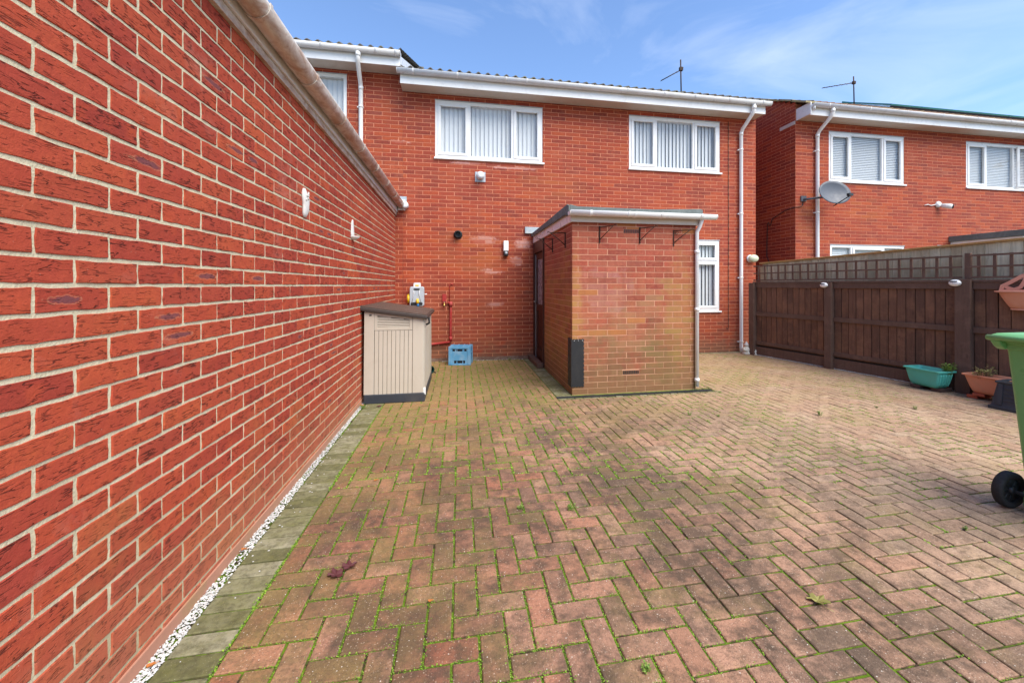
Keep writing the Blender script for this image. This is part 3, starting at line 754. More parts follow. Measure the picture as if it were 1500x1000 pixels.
MB().loft([[(.004 + r_ * .9 * max(0, math.sin(math.pi * q / 8)) * 1.3, r_ * math.cos(math.pi * q / 8), z) for q in range(9)] for r_, z in ((.03, -.012), (.055, .008), (.06, .02), (.055, .024))], True, True, False).build('shelf', 'white', o, recalc=True)

# ------------------------------------------------------------------ windows
def window(parent, x0, x1, z0, z1, yf, splits, blind='v', sash=(), top=None, openx=None, room=.45, name='window', seed=1):
    """uPVC window; yf = wall face; splits = mullion centres; sash = indexes of opening lights."""
    fw, mw = .055, .05; y0, y1 = yf + .008, yf + .058
    f = MB(); f.box(x0, x1, y0, y1, z1 - fw, z1); f.box(x0, x1, y0 + .002, y1, z0, z0 + fw)
    f.box(x0, x0 + fw, y0 + .001, y1, z0 + fw, z1 - fw); f.box(x1 - fw, x1, y0 + .001, y1, z0 + fw, z1 - fw)
    cells = []; xs = [x0 + fw]
    for s_ in splits: xs += [s_ - mw / 2, s_ + mw / 2]; f.box(s_ - mw / 2, s_ + mw / 2, y0 + .003, y1, z0 + fw, z1 - fw)
    xs.append(x1 - fw); cells = [(xs[i], xs[i + 1]) for i in range(0, len(xs), 2)]
    fr = f.build(name, 'upvc', parent, True, bevel=.004)
    MB().box(x0 - .015, x1 + .03, yf - .035, y0 + .02, z0 - .032, z0 - .001).build('sill', 'upvc', fr, True, bevel=.004)
    MB().box(x0 - .005, x1 + .005, yf - .004, y0 - .003, z1 - .002, z1 + .010).build('head_seal', 'lead', fr, True)
    for i, (a, b) in enumerate(cells):
        zt = z1 - fw; zb = z0 + fw; pieces = [(zb, zt)]
        if top: 
            f2 = MB().box(a, b, y0 + .003, y1, top - .025, top + .025); f2.build('transom', 'upvc', fr, True, bevel=.003); pieces = [(zb, top - .025), (top + .025, zt)]
        for (c, d) in pieces:
            if openx == i: continue
            e = .0
            if i in sash or (top and c > top):
                e = .042; s2 = MB(); ys = y0 - .012; s2.box(a - .006, b + .006, ys, y0 + .03, d - e, d + .006); s2.box(a - .006, b + .006, ys, y0 + .03, c - .006, c + e)
                s2.box(a - .006, a + e, ys + .001, y0 + .03, c + e, d - e); s2.box(b - e, b + .006, ys + .001, y0 + .03, c + e, d - e)
                s2.build('sash', 'upvc', fr, True, bevel=.005)
            g = MB(); gy = y0 + .02; g.face([(a + e, gy, c + e), (b - e, gy, c + e), (b - e, gy, d - e), (a + e, gy, d - e)]); g.build('pane', 'glass', fr, True)
    # blinds
    bl = MB(); yb = yf + .088; rr = random.Random(seed)
    if blind == 'v':
        x = x0 + .02; an = R(19)
        while x < x1 - .02:
            p = .076; a2 = an + rr.uniform(-.12, .12); hw = .042; cx_ = x + p / 2; pts = []
            for q in range(5):
                t = (q / 4 - .5) * 2; cx2 = cx_ + hw * t * math.cos(a2) - .006 * (1 - t * t) * math.sin(a2); cy2 = yb + hw * t * math.sin(a2) + .006 * (1 - t * t) * math.cos(a2); pts.append((cx2, cy2))
            bl.loft([[(px_, py_, z) for px_, py_ in pts] for z in (z0 + .03, z1 - .02)], False, False, True, closed=False)
            x += p
        MB().box(x0 + .01, x1 - .01, yb - .03, yb + .03, z1 - .055, z1 - .015).build('blind_rail', 'upvc', fr, True)
    else:
        z = z0 + .04
        while z < z1 - .03:
            bl.loft([[(x_, yb - .014, z - .019), (x_, yb - .004, z + .0), (x_, yb + .008, z + .019)] for x_ in (x0 + .02, x1 - .02)], False, False, True, closed=False); z += .036
    bl.build('blind', 'blind', fr, True)
    rm = MB(); X0_, X1_, Y0_, Y1_ = x0 - .05, x1 + .05, yf + .19, yf + .19 + room
    rm.box(X0_, X1_, yf + .145, Y0_ + room, z0 - .04, z0 - .02); rm.box(X0_, X1_, yf + .145, Y0_ + room, z1 + .01, z1 + .03); rm.box(X0_ - .02, X0_, yf + .145, Y0_ + room, z0 - .04, z1 + .03); rm.box(X1_, X1_ + .02, yf + .145, Y0_ + room, z0 - .04, z1 + .03); rm.box(X0_, X1_, Y0_ + room, Y0_ + room + .02, z0 - .05, z1 + .03).build('room_lining', 'dark', fr, True)
    return fr
def downpipe(parent, x, yf, ztop, zbot, goff, mat='upvc', r=.034, sq=True):
    """Pipe with swan neck from the gutter back to the wall."""
    m = MB(); yg = yf - goff; yw = yf - .05
    m.tube([(x + .03, yg, ztop), (x + .03, yg, ztop - .10), (x + .02, yg + .03, ztop - .16), (x, yw - .04, ztop - .36), (x, yw, ztop - .42), (x, yw, zbot + .08), (x, yw - .02, zbot)], r, 14)
    m.tube([(x, yw, ztop - .47), (x, yw, ztop - .41)], r + .005, 14); m.tube([(x + .03, yg, ztop - .09), (x + .03, yg, ztop - .03)], r + .006, 14)
    p = m.build('downpipe', mat, parent, True)
    z = ztop - .75
    while z > zbot + .15:
        c = MB(); c.tube([(x, yw, z - .012), (x, yw, z + .012)], r + .006, 14); c.box(x - r - .025, x + r + .005, yw + .005, yf - .001, z - .01, z + .01); c.build('pipe_clip', mat, p, True); z -= 1.25
    return p
def tiles(x0, x1, ye, yr, ze, pitch, parent, mat, amp=.020, wl=.155, rr_=.11):
    m = MB(); n = int((x1 - x0) / wl * 8); cl = .32; k = 0; y = ye
    while y < yr:
        y2 = min(y + cl + .03, yr); zz = ze + (y - ye) * pitch + .012; zz2 = ze + (y2 - ye) * pitch
        A_, B_, C_ = [], [], []
        for i in range(n + 1):
            x = x0 + (x1 - x0) * i / n; h = amp * max(-.3, math.cos(2 * math.pi * (x - x0) / wl) ) 
            C_.append((x, y + .002, zz + h - .02)); A_.append((x, y, zz + h)); B_.append((x, y2, zz2 + h))
        m.loft([C_, A_, B_], False, False, True, closed=False); y += cl
    # rear slope
    m.face([(x0, yr, ze + (yr - ye) * pitch), (x1, yr, ze + (yr - ye) * pitch), (x1, 2 * yr - ye, ze), (x0, 2 * yr - ye, ze)])
    rf = m.build('roof', mat, parent, True)
    MB().tube([(x0, yr, ze + (yr - ye) * pitch), (x1, yr, ze + (yr - ye) * pitch)], rr_, 12).build('ridge', mat, rf, True)
    return rf
def eaves(parent, x0, x1, gx0, gx1, zf0, mat='upvc', clips=None):
    """Boxed eaves in front of the wall face YH: soffit, fascia, gutter."""
    MB().box(x0, x1, YH - .30, YH - .004, zf0, zf0 + .02).build('soffit', 'soffit', parent, True)
    MB().box(x0, x1, YH - .318, YH - .30, zf0 - .012, zf0 + .175).build('fascia', 'upvc', parent, True, bevel=.003)
    gutter_run((gx0, YH - .375), (gx1, YH - .375), (0, -1), zf0 + .175, .057, 'upvc2', parent, clips=clips, clipmat='upvc2', deep=.95)

# ------------------------------------------------------------------ main house
HX0, HX1 = -.94, 5.78
W1 = (-.413, 1.465, 3.495, 4.478); W2 = (3.113, 4.995, 3.488, 4.475); W3 = (3.35, 4.985, .81, 2.175)
house = thing('brick_house', 'red brick terraced house with two white upper windows, filling the middle of the view', 'house', (HX0, YH, 0))
hl = [(a - HX0, b - HX0, c, d) for a, b, c, d in (W1, W2, W3)]
mb = MB(); slab(mb, (HX0, YH, 0), (1, 0, 0), (0, -1, 0), HX1 - HX0, -.05, 4.62, .14, hl); mb.build('mortar', 'mortar_pink', house, True)
mb = MB(); bricks(mb, (HX0, YH, 0), (1, 0, 0), (0, -1, 0), HX1 - HX0, -.02, 4.60, .264, .0682, .0082, hl, .0028, .06, rnd=random.Random(8)); 
# quoin end of the wall, facing the side passage
bricks(mb, (HX1, YH, 0), (0, 1, 0), (1, 0, 0), 8.4, -.02, 4.6, .264, .0682, .0082, (), .0028, .1, rnd=random.Random(9))
mb.build('wall', 'hbrick', house, True)
MB().box(HX1 - .14, HX1, YH + .14, YH + 8.4, -.05, 4.62).build('side_wall', 'mortar_pink', house, True)
MB().box(HX0, HX1 - .14, YH + 8.2, YH + 8.4, -.05, 4.62).build('rear_wall', 'mortar_pink', house, True)
MB().box(HX0, HX1 - .14, YH + .7, YH + 8.2, 2.45, 2.6).build('upper_floor', 'dark', house, True)
MB().box(HX0 + .01, PX0 - .03, YH - .012, YH - .006, -.04, .055).build('plinth', 'dampplinth', house, True)
window(house, *W1, YH, [.165, .925], 'v', (0, 2), seed=2); window(house, *W2, YH, [3.66, 4.44], 'v', (0, 2), seed=3)
window(house, *W3, YH, [4.42], 'v', (1,), top=1.77, seed=4)
eaves(house, -.945, 5.74, -.985, 5.80, 4.575, clips=[.25, .95, 1.75, 2.1, 3.0, 3.9, 4.6, 5.2, 5.9, 6.6])
downpipe(house, 5.42, YH, 4.70, .0, .375)
tiles(-.93, 5.84, YH - .37, YH + 4.0, 4.795, .43, house, 'tile', .030)
gab = MB(); gab.prism([(YH - .3, 4.6), (YH + 8.4, 4.6), (YH + 4.0, 4.76 + .43 * 4.3)], HX1 - .12, HX1, 'x'); gab.build('gable', 'hbrick', house, True)
# boiler vent, flue and air bricks of the house
v = MB(); v.box(.265, .445, YH - .018, YH - .004, 3.10, 3.275).build('vent_cover', 'greyp', house, True, bevel=.006)
vv = MB(); vv.lathe([(.07, YH - .03), (.07, YH - .10), (.058, YH - .135), (.03, YH - .15)], (.355, 0, 3.195), 'y', 20).build('vent_cowl', 'upvc2', house, True, recalc=True)
v = MB(); v.lathe([(.075, YH - .004), (.075, YH - .02), (.052, YH - .025), (.052, YH - .11), (.047, YH - .11), (.047, YH - .03)], (-.026, 0, 2.174), 'y', 20).build('flue', 'black', house, True, recalc=True)
for zz in (2.06,): 
    pass
o = thing('security_light', 'white box security light with black sensor beneath, left of the porch door', 'light', (.80, YH, 1.9))
MB().box(-.045, .045, -.075, -.004, .0, .18).build('housing', 'upvc', o, bevel=.014, seg=3)
MB().box(-.04, .04, -.085, -.004, -.085, -.004).build('sensor_box', 'black', o, bevel=.014, seg=3)
MB()._ball((0, -.085, -.035), .026, .02, .022, 12, 7).build('lens', 'greyp', o)
# red painted water pipe and tap
o = thing('water_pipe', 'red painted water pipe running up the wall then left behind the shed', 'pipe', (-.15, YH, .3))
MB().tube([(-.62, -.035, -.02), (-.3, -.035, .0), (-.02, -.035, .03), (0, -.035, .06), (0, -.035, .5), (0, -.035, .69), (-.01, -.035, .70), (-.05, -.035, .705)], .020, 10).build('pipe', 'redpaint', o)
MB().tube([(0, -.035, .64), (0, -.035, .72)], .03, 12).build('fitting', 'redpaint', o); MB().tube([(0, -.035, .05), (0, -.035, .12)], .026, 12).build('fitting', 'redpaint', o)
MB().tube([(-.02, -.012, .72), (-.02, -.012, .99), (-.01, -.012, 1.02)], .006, 6).build('thin_pipe', 'redpaint', o)
MB().tube([(.0, -.03, 1.02), (.035, -.03, 1.03)], .012, 8).build('pipe_end', 'redpaint', o)
o = thing('garden_tap', 'brass tap below a red painted backing board on the house wall', 'tap', (-.256, YH, 1.0))
MB().box(-.035, .035, -.025, -.004, -.01, .15).build('backing_board', 'redpaint', o, bevel=.003)
m = MB(); m.tube([(0, -.01, -.02), (0, -.06, -.02), (0, -.085, -.03), (0, -.09, -.065)], [.014, .016, .015, .011], 10); m.tube([(0, -.06, -.02), (0, -.065, .012)], .009, 8); m.build('spout', 'brass', o)
MB().tube([(-.03, -.068, .014), (.03, -.062, .014)], .007, 8).build('tap_handle', 'black', o)
# thin cable and lamp by the right corner
tag(MB().tube([(5.17, YH - .01, 4.50), (5.175, YH - .01, 2.5), (5.172, YH - .01, .47), (5.15, YH - .01, .45), (5.13, YH - .01, .48)], .005, 6).build('cable', 'iron', None, loc=(5.17, YH, .45)), 'thin dark cable clipped down the house wall left of the white downpipe', 'cable')
o = thing('bulkhead_lamp', 'cream shell-shaped lamp at the right corner of the house above the fence end', 'lamp', (5.66, YH, 1.83))
MB().lathe([(.07, -.002), (.075, -.03), (.06, -.04)], (-.02, 0, 0), 'y', 18).build('base', 'upvc2', o, recalc=True)
m = MB(); m._ball((.02, -.07, 0), .105, .055, .075, 16, 9); m.build('shade', 'cream', o)
# ------------------------------------------------------------------ attached left-hand house, one step higher
lh = thing('brick_house', 'attached red brick house with the higher roof, seen above the garage gutter', 'house', (-6.5, YH, 0))
W4 = (-3.6, -1.83, 3.78, 4.775)
hl = [(W4[0] + 6.5, W4[1] + 6.5, W4[2], W4[3])]; LX1 = HX0 - .003
mb = MB(); slab(mb, (-6.5, YH, 0), (1, 0, 0), (0, -1, 0), LX1 + 6.5, -.05, 4.90, .14, hl); mb.build('mortar', 'mortar_pink', lh, True)
mb = MB(); bricks(mb, (-6.5, YH, 0), (1, 0, 0), (0, -1, 0), LX1 + 6.5, -.02, 4.87, .264, .0682, .0082, hl + [(-1, 5.3, -1, 2.25)], .0028, .076, rnd=random.Random(18)); mb.build('wall', 'hbrick', lh, True)
window(lh, *W4, YH, [-2.75], 'v', (), seed=6)
eaves(lh, -6.5, -.955, -6.5, -.93, 4.845, clips=[3.2, 4.4, 5.2, 5.5]); 
downpipe(lh, -1.60, YH, 4.99, 2.6, .375)
tiles(-6.5, -.93, YH - .37, YH + 4.0, 5.065, .43, lh, 'tile', .030)
bb = MB(); bb.prism([(YH - .318, 4.84), (YH - .02, 4.84), (YH + 3.98, 6.60), (YH + 3.98, 6.83), (YH - .318, 5.00)], -.958, -.944, 'x'); bb.build('bargeboard', 'upvc', lh, True)
# ------------------------------------------------------------------ right-hand neighbour
NX0 = 6.69
nh = thing('brick_house', 'neighbouring red brick house beyond the fence with satellite dish and horizontal blinds', 'house', (NX0, YH, 0))
N1 = (7.48, 9.37, 3.455, 4.470); N2 = (11.04, 12.95, 3.475, 4.485); N3 = (7.51, 9.38, 1.15, 2.14); N4 = (10.25, 11.02, 1.15, 2.17)
hl = [(a - NX0, b - NX0, c, d) for a, b, c, d in (N1, N2, N3, N4)]
mb = MB(); slab(mb, (NX0, YH, 0), (1, 0, 0), (0, -1, 0), 8.3, -.05, 4.66, .14, hl); mb.build('mortar', 'mortar_pink', nh, True)
mb = MB(); bricks(mb, (NX0, YH, 0), (1, 0, 0), (0, -1, 0), 8.3, -.02, 4.64, .264, .0682, .0082, hl, .0028, .0, rnd=random.Random(28))
bricks(mb, (NX0, YH, 0), (0, 1, 0), (-1, 0, 0), 8.4, -.02, 7.1, .264, .0682, .0082, (), .0028, .13, top=lambda u: 4.97 + .465 * (u if u < 4.2 else 8.4 - u), rnd=random.Random(29)); mb.build('wall', 'nbrick', nh, True)
gb = MB(); gb.prism([(YH + .14, -.05), (YH + 8.4, -.05), (YH + 8.4, 4.96), (YH + 4.2, 4.96 + .465 * 4.2), (YH + .0, 4.97), (YH + .0, 4.67), (YH + .14, 4.66)], NX0, NX0 + .14, 'x'); gb.build('side_wall', 'mortar_pink', nh, True)
MB().box(NX0 + .14, NX0 + 8.3, YH + 8.2, YH + 8.4, -.05, 4.6).build('rear_wall', 'mortar_pink', nh, True)
window(nh, *N1, YH, [8.02, 8.83], 'h', (0, 2), seed=7); window(nh, *N2, YH, [11.62, 12.42], 'h', (0,), openx=2, seed=8)
window(nh, *N3, YH, [8.05, 8.85], 'h', (1,), seed=9); window(nh, *N4, YH, [], 'h', (), seed=10)
# the open casement
s2 = MB(); s2.box(0, .5, -.03, .0, 0, .05); s2.box(0, .5, -.03, 0, .86, .91); s2.box(0, .05, -.029, -.001, .05, .86); s2.box(.45, .5, -.029, -.001, .05, .86)
s2.xf(Matrix.Translation((12.46, YH - .01, 3.53)) @ Matrix.Rotation(R(-22), 4, 'Z')); s2.build('open_casement', 'upvc', nh, True, bevel=.004)
eaves(nh, 6.72, 15.0, 6.72, 15.0, 4.64, clips=[.35, 1.3, 2.2, 3.1, 4.0, 4.9, 5.8, 6.7])
bx = MB(); bx.box(6.70, 6.719, YH - .36, YH - .004, 4.63, 4.86); bx.build('box_end', 'upvc', nh, True, bevel=.003)
MB().box(6.672, 6.686, YH + .0, YH + .40, 4.56, 4.63).build('wall_plate', 'soffit', nh, True)
MB().tube([(6.76, YH - .375, 4.70), (6.76, YH - .375, 4.80)], .03).build('gutter_stop', 'upvc2', nh, True)
downpipe(nh, 7.16, YH, 4.78, .0, .375)
tiles(6.78, 21.0, YH - .35, YH + 4.2, 4.86, .465, nh, 'tile_b', .028, rr_=.05)
vg = MB(); y = YH - .35; k = 0
while y < YH + 4.1:
    z = 4.86 + (y - YH + .35) * .465 + .01 * (k % 2); vg.box(6.60, 6.86, y, y + .36, z - .015, z + .022)
    i0 = len(vg.v) - 8; vg.v[i0:] = [(a, b, c + (b - y) * .465) for a, b, c in vg.v[i0:]]; y += .335; k += 1
vg.build('verge_tiles', 'verge', nh, True)
pvt = None
for k in range(7):
    p = thing('solar_panel', 'dark solar panel nearest the aerial side of the right-hand neighbour roof', 'solar panel', (11.7 + k * 1.05, YH + 2.15, 4.86 + .465 * 2.5 + .24), 0, 'row of solar panels on the right-hand roof') if k == 0 else None
    if k == 0:
        an = math.atan(.475); M = Matrix.Rotation(an, 4, 'X')
        MB().box(.02, 1.01, .02, 1.62, .0, .03).xf(M).build('cells', 'pv', p)
        MB().box(.0, 1.03, .0, .015, -.24, -.002).xf(M).build('skirt', 'pv', p); f = MB(); f.box(0, 1.03, 0, .02, 0, .04); f.box(0, 1.03, 1.62, 1.66, -.02, .05); f.box(0, .02, .02, 1.62, 0, .04); f.box(1.01, 1.03, .02, 1.62, 0, .04); f.xf(M); f.build('frame', 'pvf', p)
        p0 = p
    else:
        p = copy_tree(p0); p.location.x += k * 1.05; p['label'] = 'dark solar panel, %s from the aerial side of the right-hand roof' % ('second', 'third', 'fourth', 'fifth', 'sixth', 'seventh')[k - 1]
# porch roof of the neighbour beyond the fence
o = thing('flat_canopy', 'flat felt canopy roof with white fascia showing over the fence at the far right', 'canopy', (10.6, YH, 2.15))
MB().box(0, 2.2, -1.2, -.004, .0, .10).build('fascia', 'upvc', o, bevel=.003)
MB().box(-.05, 2.25, -1.25, -.004, .102, .22).build('roof', 'felt', o, bevel=.004)
MB().box(.12, 2.1, -1.05, -.01, -2.15, -.002).build('wall', 'nbrick', o)
# satellite dish
o = thing('satellite_dish', 'oval grey satellite dish in front of the neighbour\'s white downpipe', 'satellite dish', (6.86, YH, 3.06))
d = MB(); rings = []; 
for k in range(7):
    t = k / 6; rings.append([(math.cos(a) * .34 * t, -.06 * t * t, math.sin(a) * .245 * t) for a in [2 * math.pi * q / 32 for q in range(32)]])
rings[0] = [(math.cos(a) * .004, 0, math.sin(a) * .004) for a in [2 * math.pi * q / 32 for q in range(32)]]
back = [[(p[0], p[1] + .008, p[2]) for p in r_] for r_ in reversed(rings)]
d.loft(rings + back, True, True, True); DM = Matrix.Translation((.37, -.33, .05)) @ Matrix.Rotation(R(-4), 4, 'Z') @ Matrix.Rotation(R(-14), 4, 'X')
d.xf(DM); d.build('reflector', 'dish', o, recalc=True)
m = MB(); m.tube([(.0, -.03, -.02), (.02, -.13, -.03), (.30, -.24, .0)], .02, 10); m.box(-.06, .06, -.03, -.004, -.06, .05); m.build('bracket', 'dish', o)
m = MB(); m.tube([(.38, -.36, -.19), (.44, -.62, -.06)], .011, 8); m.tube([(.37, -.35, -.2), (.41, -.55, -.10)], .008, 8); m.box(.40, .49, -.66, -.60, -.06, -.01); m.build('receiver_arm', 'black', o)
m = MB(); m.tube([(.0, -.012, -.06), (-.02, -.012, -.14), (-.06, -.012, -.17), (-.165, -.012, -.18), (-.19, .0, -.18)], .006, 6); m.build('coax', 'black', o)
tag(MB().tube([(6.675, YH - .0, 2.88), (6.675, YH + .25, 2.86), (6.675, YH + .62, 2.74), (6.675, YH + .66, 2.62), (6.675, YH + .70, 2.6), (6.675, YH + .72, 2.68), (6.675, YH + .76, 2.66), (6.675, YH + .78, 1.95), (6.675, YH + .70, 1.80), (6.675, YH - .0, 1.76)], .008, 6).build('cable', 'black', None, loc=(6.675, YH + .3, 2.2)), 'black cable looping down the shaded side wall in the passage between the houses', 'cable')
# security camera on the neighbour wall
o = thing('security_camera', 'small white camera with a trailing wire on the neighbour\'s wall', 'camera', (10.25, YH, 3.03))
MB().lathe([(.07, -.004), (.07, -.03), (.04, -.06)], (0, 0, .03), 'y', 16).build('base', 'upvc', o, recalc=True)
MB().tube([(.03, -.06, .0), (.10, -.15, -.03), (.13, -.19, -.04)], [.045, .055, .05], 14).build('barrel', 'upvc', o)
MB().tube([(.13, -.19, -.04), (.145, -.21, -.045)], [.045, .045], 12).build('lens', 'darkglass', o)
MB().tube([(0, -.02, .05), (-.10, -.02, .02), (-.2, -.02, .0), (-.28, -.02, .02), (-.36, -.01, .0)], .009, 6).build('wire', 'upvc', o)
# small lamp by the open casement
o = thing('spotlight', 'small grey spotlight by the open casement at the far right edge', 'light', (12.62, YH - .05, 4.15))
MB().tube([(0, -.0, .05), (.0, -.28, .05)], .015, 8).build('arm', 'greyp', o)
MB().lathe([(.02, .06), (.05, .03), (.10, -.03), (.10, -.04), (.02, -.03)], (.0, -.3, .0), 'z', 16).build('lamp_head', 'greyp', o, recalc=True)

# aerials
def aerial(loc, h, tip, label, n=7):
    o = thing('tv_aerial', label, 'aerial', loc)
    MB().tube([(0, 0, 0), (-.02, 0, h)], .016, 8).build('mast', 'iron', o)
    a = Vector((0.04, 0, h * .80 if h < 1.2 else h - .04)); b = Vector(tip)
    MB().tube([a, b], .011, 6).build('boom', 'iron', o)
    for k in range(n):
        p = a.lerp(b, .05 + .93 * k / (n - 1)); l = .13 - .008 * k
        MB().tube([p - Vector((0, l * .6, 0)), p + Vector((0, l * .6, 0))], .004, 5).build('element', 'iron', o)
    MB().box(-.05, .03, -.03, .03, a.z - .05, a.z + .03).build('clamp', 'iron', o)
    return o
aerial((5.17, 9.0, 5.60), 1.04, (-.52, 0, .50), 'thin aerial with boom sloping down left, above the main house roof')
aerial((11.14, 10.0, 6.45), .84, (-1.06, .0, .42), 'thin aerial with long boom, above the right-hand neighbour roof')

# ------------------------------------------------------------------ porch
PZ = 2.05
por = thing('brick_porch', 'small flat roofed brick porch with green staining and brown side door', 'porch', (PX0, PY, 0))
AB = [(.64, .86, 1.935, 1.985), (.63, .85, .215, .268)]
mb = MB(); slab(mb, (PX0, PY, 0), (1, 0, 0), (0, -1, 0), PX1 - PX0, -.04, PZ + .05, .1, []); slab(mb, (PX0, PY + .1, 0), (0, 1, 0), (-1, 0, 0), 1.53, -.04, PZ + .05, .1)
slab(mb, (PX1, PY + .1, 0), (0, 1, 0), (1, 0, 0), YH - PY - .11, -.04, PZ + .05, .1); mb.build('mortar', 'mortar_pale', por, True)
mb = MB(); bricks(mb, (PX0, PY, 0), (1, 0, 0), (0, -1, 0), PX1 - PX0, .0, PZ + .04, .245, .0695, .0066, AB, .0028, -.05, rnd=random.Random(38))
bricks(mb, (PX0, PY, 0), (0, 1, 0), (-1, 0, 0), 1.63, .0, PZ + .04, .245, .0695, .0066, (), .0028, .1, rnd=random.Random(39))
bricks(mb, (PX1, PY, 0), (0, 1, 0), (1, 0, 0), YH - PY - .01, .0, PZ + .04, .245, .0695, .0066, (), .0028, .1, rnd=random.Random(40)); mb.build('wall', 'pbrick', por, True)
for (a, b, c, d) in AB:
    m = MB(); m.box(PX0 + a + .004, PX0 + b - .004, PY - .003, PY + .0, c + .003, d - .003); ab = m.build('air_brick', 'pbrick', por, True)
    m = MB()
    for i in range(9):
        for j in range(3): m.box(PX0 + a + .010 + i * .0232, PX0 + a + .026 + i * .0232, PY - .0065, PY - .002, c + .006 + j * .0145, c + .0165 + j * .0145)
    m.build('vent_holes', 'black', ab, True)
# roof edge: felt upstand, fascia, gutter
MB().box(PX0 - .05, PX1 + .05, PY - .05, YH - .006, PZ + .13, PZ + .155).build('roof', 'felt', por, True)
MB().box(PX0 - .03, PX0 - .006, PY - .03, YH - .01, PZ - .0, PZ + .13).build('fascia', 'upvc', por, True, bevel=.003)
MB().box(PX0 - .03, PX1 + .03, PY - .05, PY - .031, PZ + .0, PZ + .13).build('fascia', 'soffit', por, True)
MB().box(PX1 + .006, PX1 + .03, PY - .03, YH - .01, PZ - .0, PZ + .13).build('fascia', 'upvc', por, True)
fe = MB()
fe.prism([(PY - .065, PZ + .19), (PY - .065, PZ + .10), (PY + .05, PZ + .075), (PY + .07, PZ + .105), (YH - .01, PZ + .115), (YH - .01, PZ + .17), (PY + 1.2, PZ + .19), (PY + .02, PZ + .215)], PX0 - .062, PX0 - .045, 'x')
fe.prism([(PX0 - .045, PZ + .20), (PX0 + .05, PZ + .18), (PX0 + 1.0, PZ + .175), (PX1 + .03, PZ + .20), (PX1 + .06, PZ + .19), (PX1 + .06, PZ + .09), (PX0 - .045, PZ + .09)], PY - .068, PY - .053, 'y')
fe.build('roof_upstand', 'felt', por, True, bevel=.004)
MB().box(1.14, 1.40, YH - .05, YH - .006, PZ + .17, PZ + .285).build('flashing', 'lead', por, True, bevel=.006)
gutter_run((PX0 - .07, PY - .125), (PX1 + .19, PY - .125), (0, -1), PZ + .105, .055, 'upvc', por, clips=[.25, .72, .80, 1.14, 1.66], clipmat='upvc', deep=.85)
p = MB(); p.tube([(PX1 + .03, PY - .10, PZ + .07), (PX1 + .022, PY - .055, PZ - .02), (PX1 + .0, PY - .032, PZ - .08), (PX1 - .0, PY - .032, .035)], .024, 12)
for z in (1.72, 1.0, .12): p.tube([(PX1, PY - .032, z - .02), (PX1, PY - .032, z + .02)], .030, 12)
p.build('downpipe', 'upvc', por, True)
# side door
DX = PX0 + .005
fr = MB(); fr.box(DX - .03, DX + .07, PY + 1.632, PY + 1.69, -.0, 2.05); fr.box(DX - .03, DX + .07, YH - .085, YH - .012, 0, 2.05); fr.box(DX - .028, DX + .07, PY + 1.69, YH - .085, 1.86, 2.05); fr.box(DX - .029, DX + .08, PY + 1.69, YH - .085, 0, .045)
dr = fr.build('door', 'doorwood', por, True, bevel=.004)
lf = MB(); y0, y1 = PY + 1.692, YH - .087
lf.box(DX + .005, DX + .045, y0, y0 + .10, .047, 1.855); lf.box(DX + .005, DX + .045, y1 - .10, y1, .047, 1.855); lf.box(DX + .006, DX + .045, y0 + .10, y1 - .10, 1.75, 1.855); lf.box(DX + .006, DX + .045, y0 + .10, y1 - .10, .047, .22); lf.box(DX + .006, DX + .045, y0 + .10, y1 - .10, .86, .98)
lf.box(DX + .02, DX + .04, y0 + .10, y1 - .10, .22, .86); lf.build('door_leaf', 'doorwood', dr, True, bevel=.004)
MB().box(DX + .022, DX + .03, y0 + .10, y1 - .10, .98, 1.75).build('pane', 'frost', dr, True)
MB().box(DX - .004, DX + .004, y1 - .012, y1 - .0, .05, 1.85).build('draught_strip', 'steel', dr, True)
MB().tube([(DX - .0, y1 - .05, 1.02), (DX - .045, y1 - .05, 1.02), (DX - .045, y1 - .16, 1.02)], .009, 8).build('handle', 'steel', dr, True)
MB().box(DX - .13, DX - .031, PY + 1.6, YH - .012, .0, .075).build('step', 'woodr', por, True, bevel=.006)
# black foam corner guard
o = thing('corner_guard', 'black foam guard with jagged edges fixed round the porch corner', 'corner guard', (PX0, PY, .09))
def jag(a, b, z0, z1, n, w_, s_):
    top = []; 
    pts = [(a, z0)]; k = 9
    for i in range(k + 1): pts.append((a + (b - a) * i / k, z0 + (.010 if i % 2 else 0)))
    n2 = 22
    for i in range(1, n2): pts.append((b + (s_ * .010 if i % 2 else 0), z0 + (z1 - z0) * i / n2))
    for i in range(k + 1): pts.append((b - (b - a) * i / k, z1 + (.010 if i % 2 else 0)))
    return pts
MB().prism(jag(-.016, .145, 0, .565, 1, 1, -1), -.016, -.004, 'y').build('front_leaf', 'black', o)
MB().prism([(x_, z_) for x_, z_ in jag(-.004, .15, 0, .565, 1, 1, -1)], -.016, -.004, 'x').build('side_leaf', 'black', o)
m = MB()
for i in range(3): m._ball((.02 + i * .05, -.018, .553), .006, .004, .006, 8, 5)
m.build('fixing', 'steel', o)
# channel drain
o = thing('channel_drain', 'black slotted channel drain along the foot of the porch front', 'drain', (1.10, PY - .07, 0))
MB().box(0, 1.98, -.062, .0, -.03, .004).build('channel', 'black', o)
m = MB(); 
for i in range(78): m.box(.012 + i * .0252, .024 + i * .0252, -.054, -.010, .004, .008)
m.build('grating', 'navy', o)
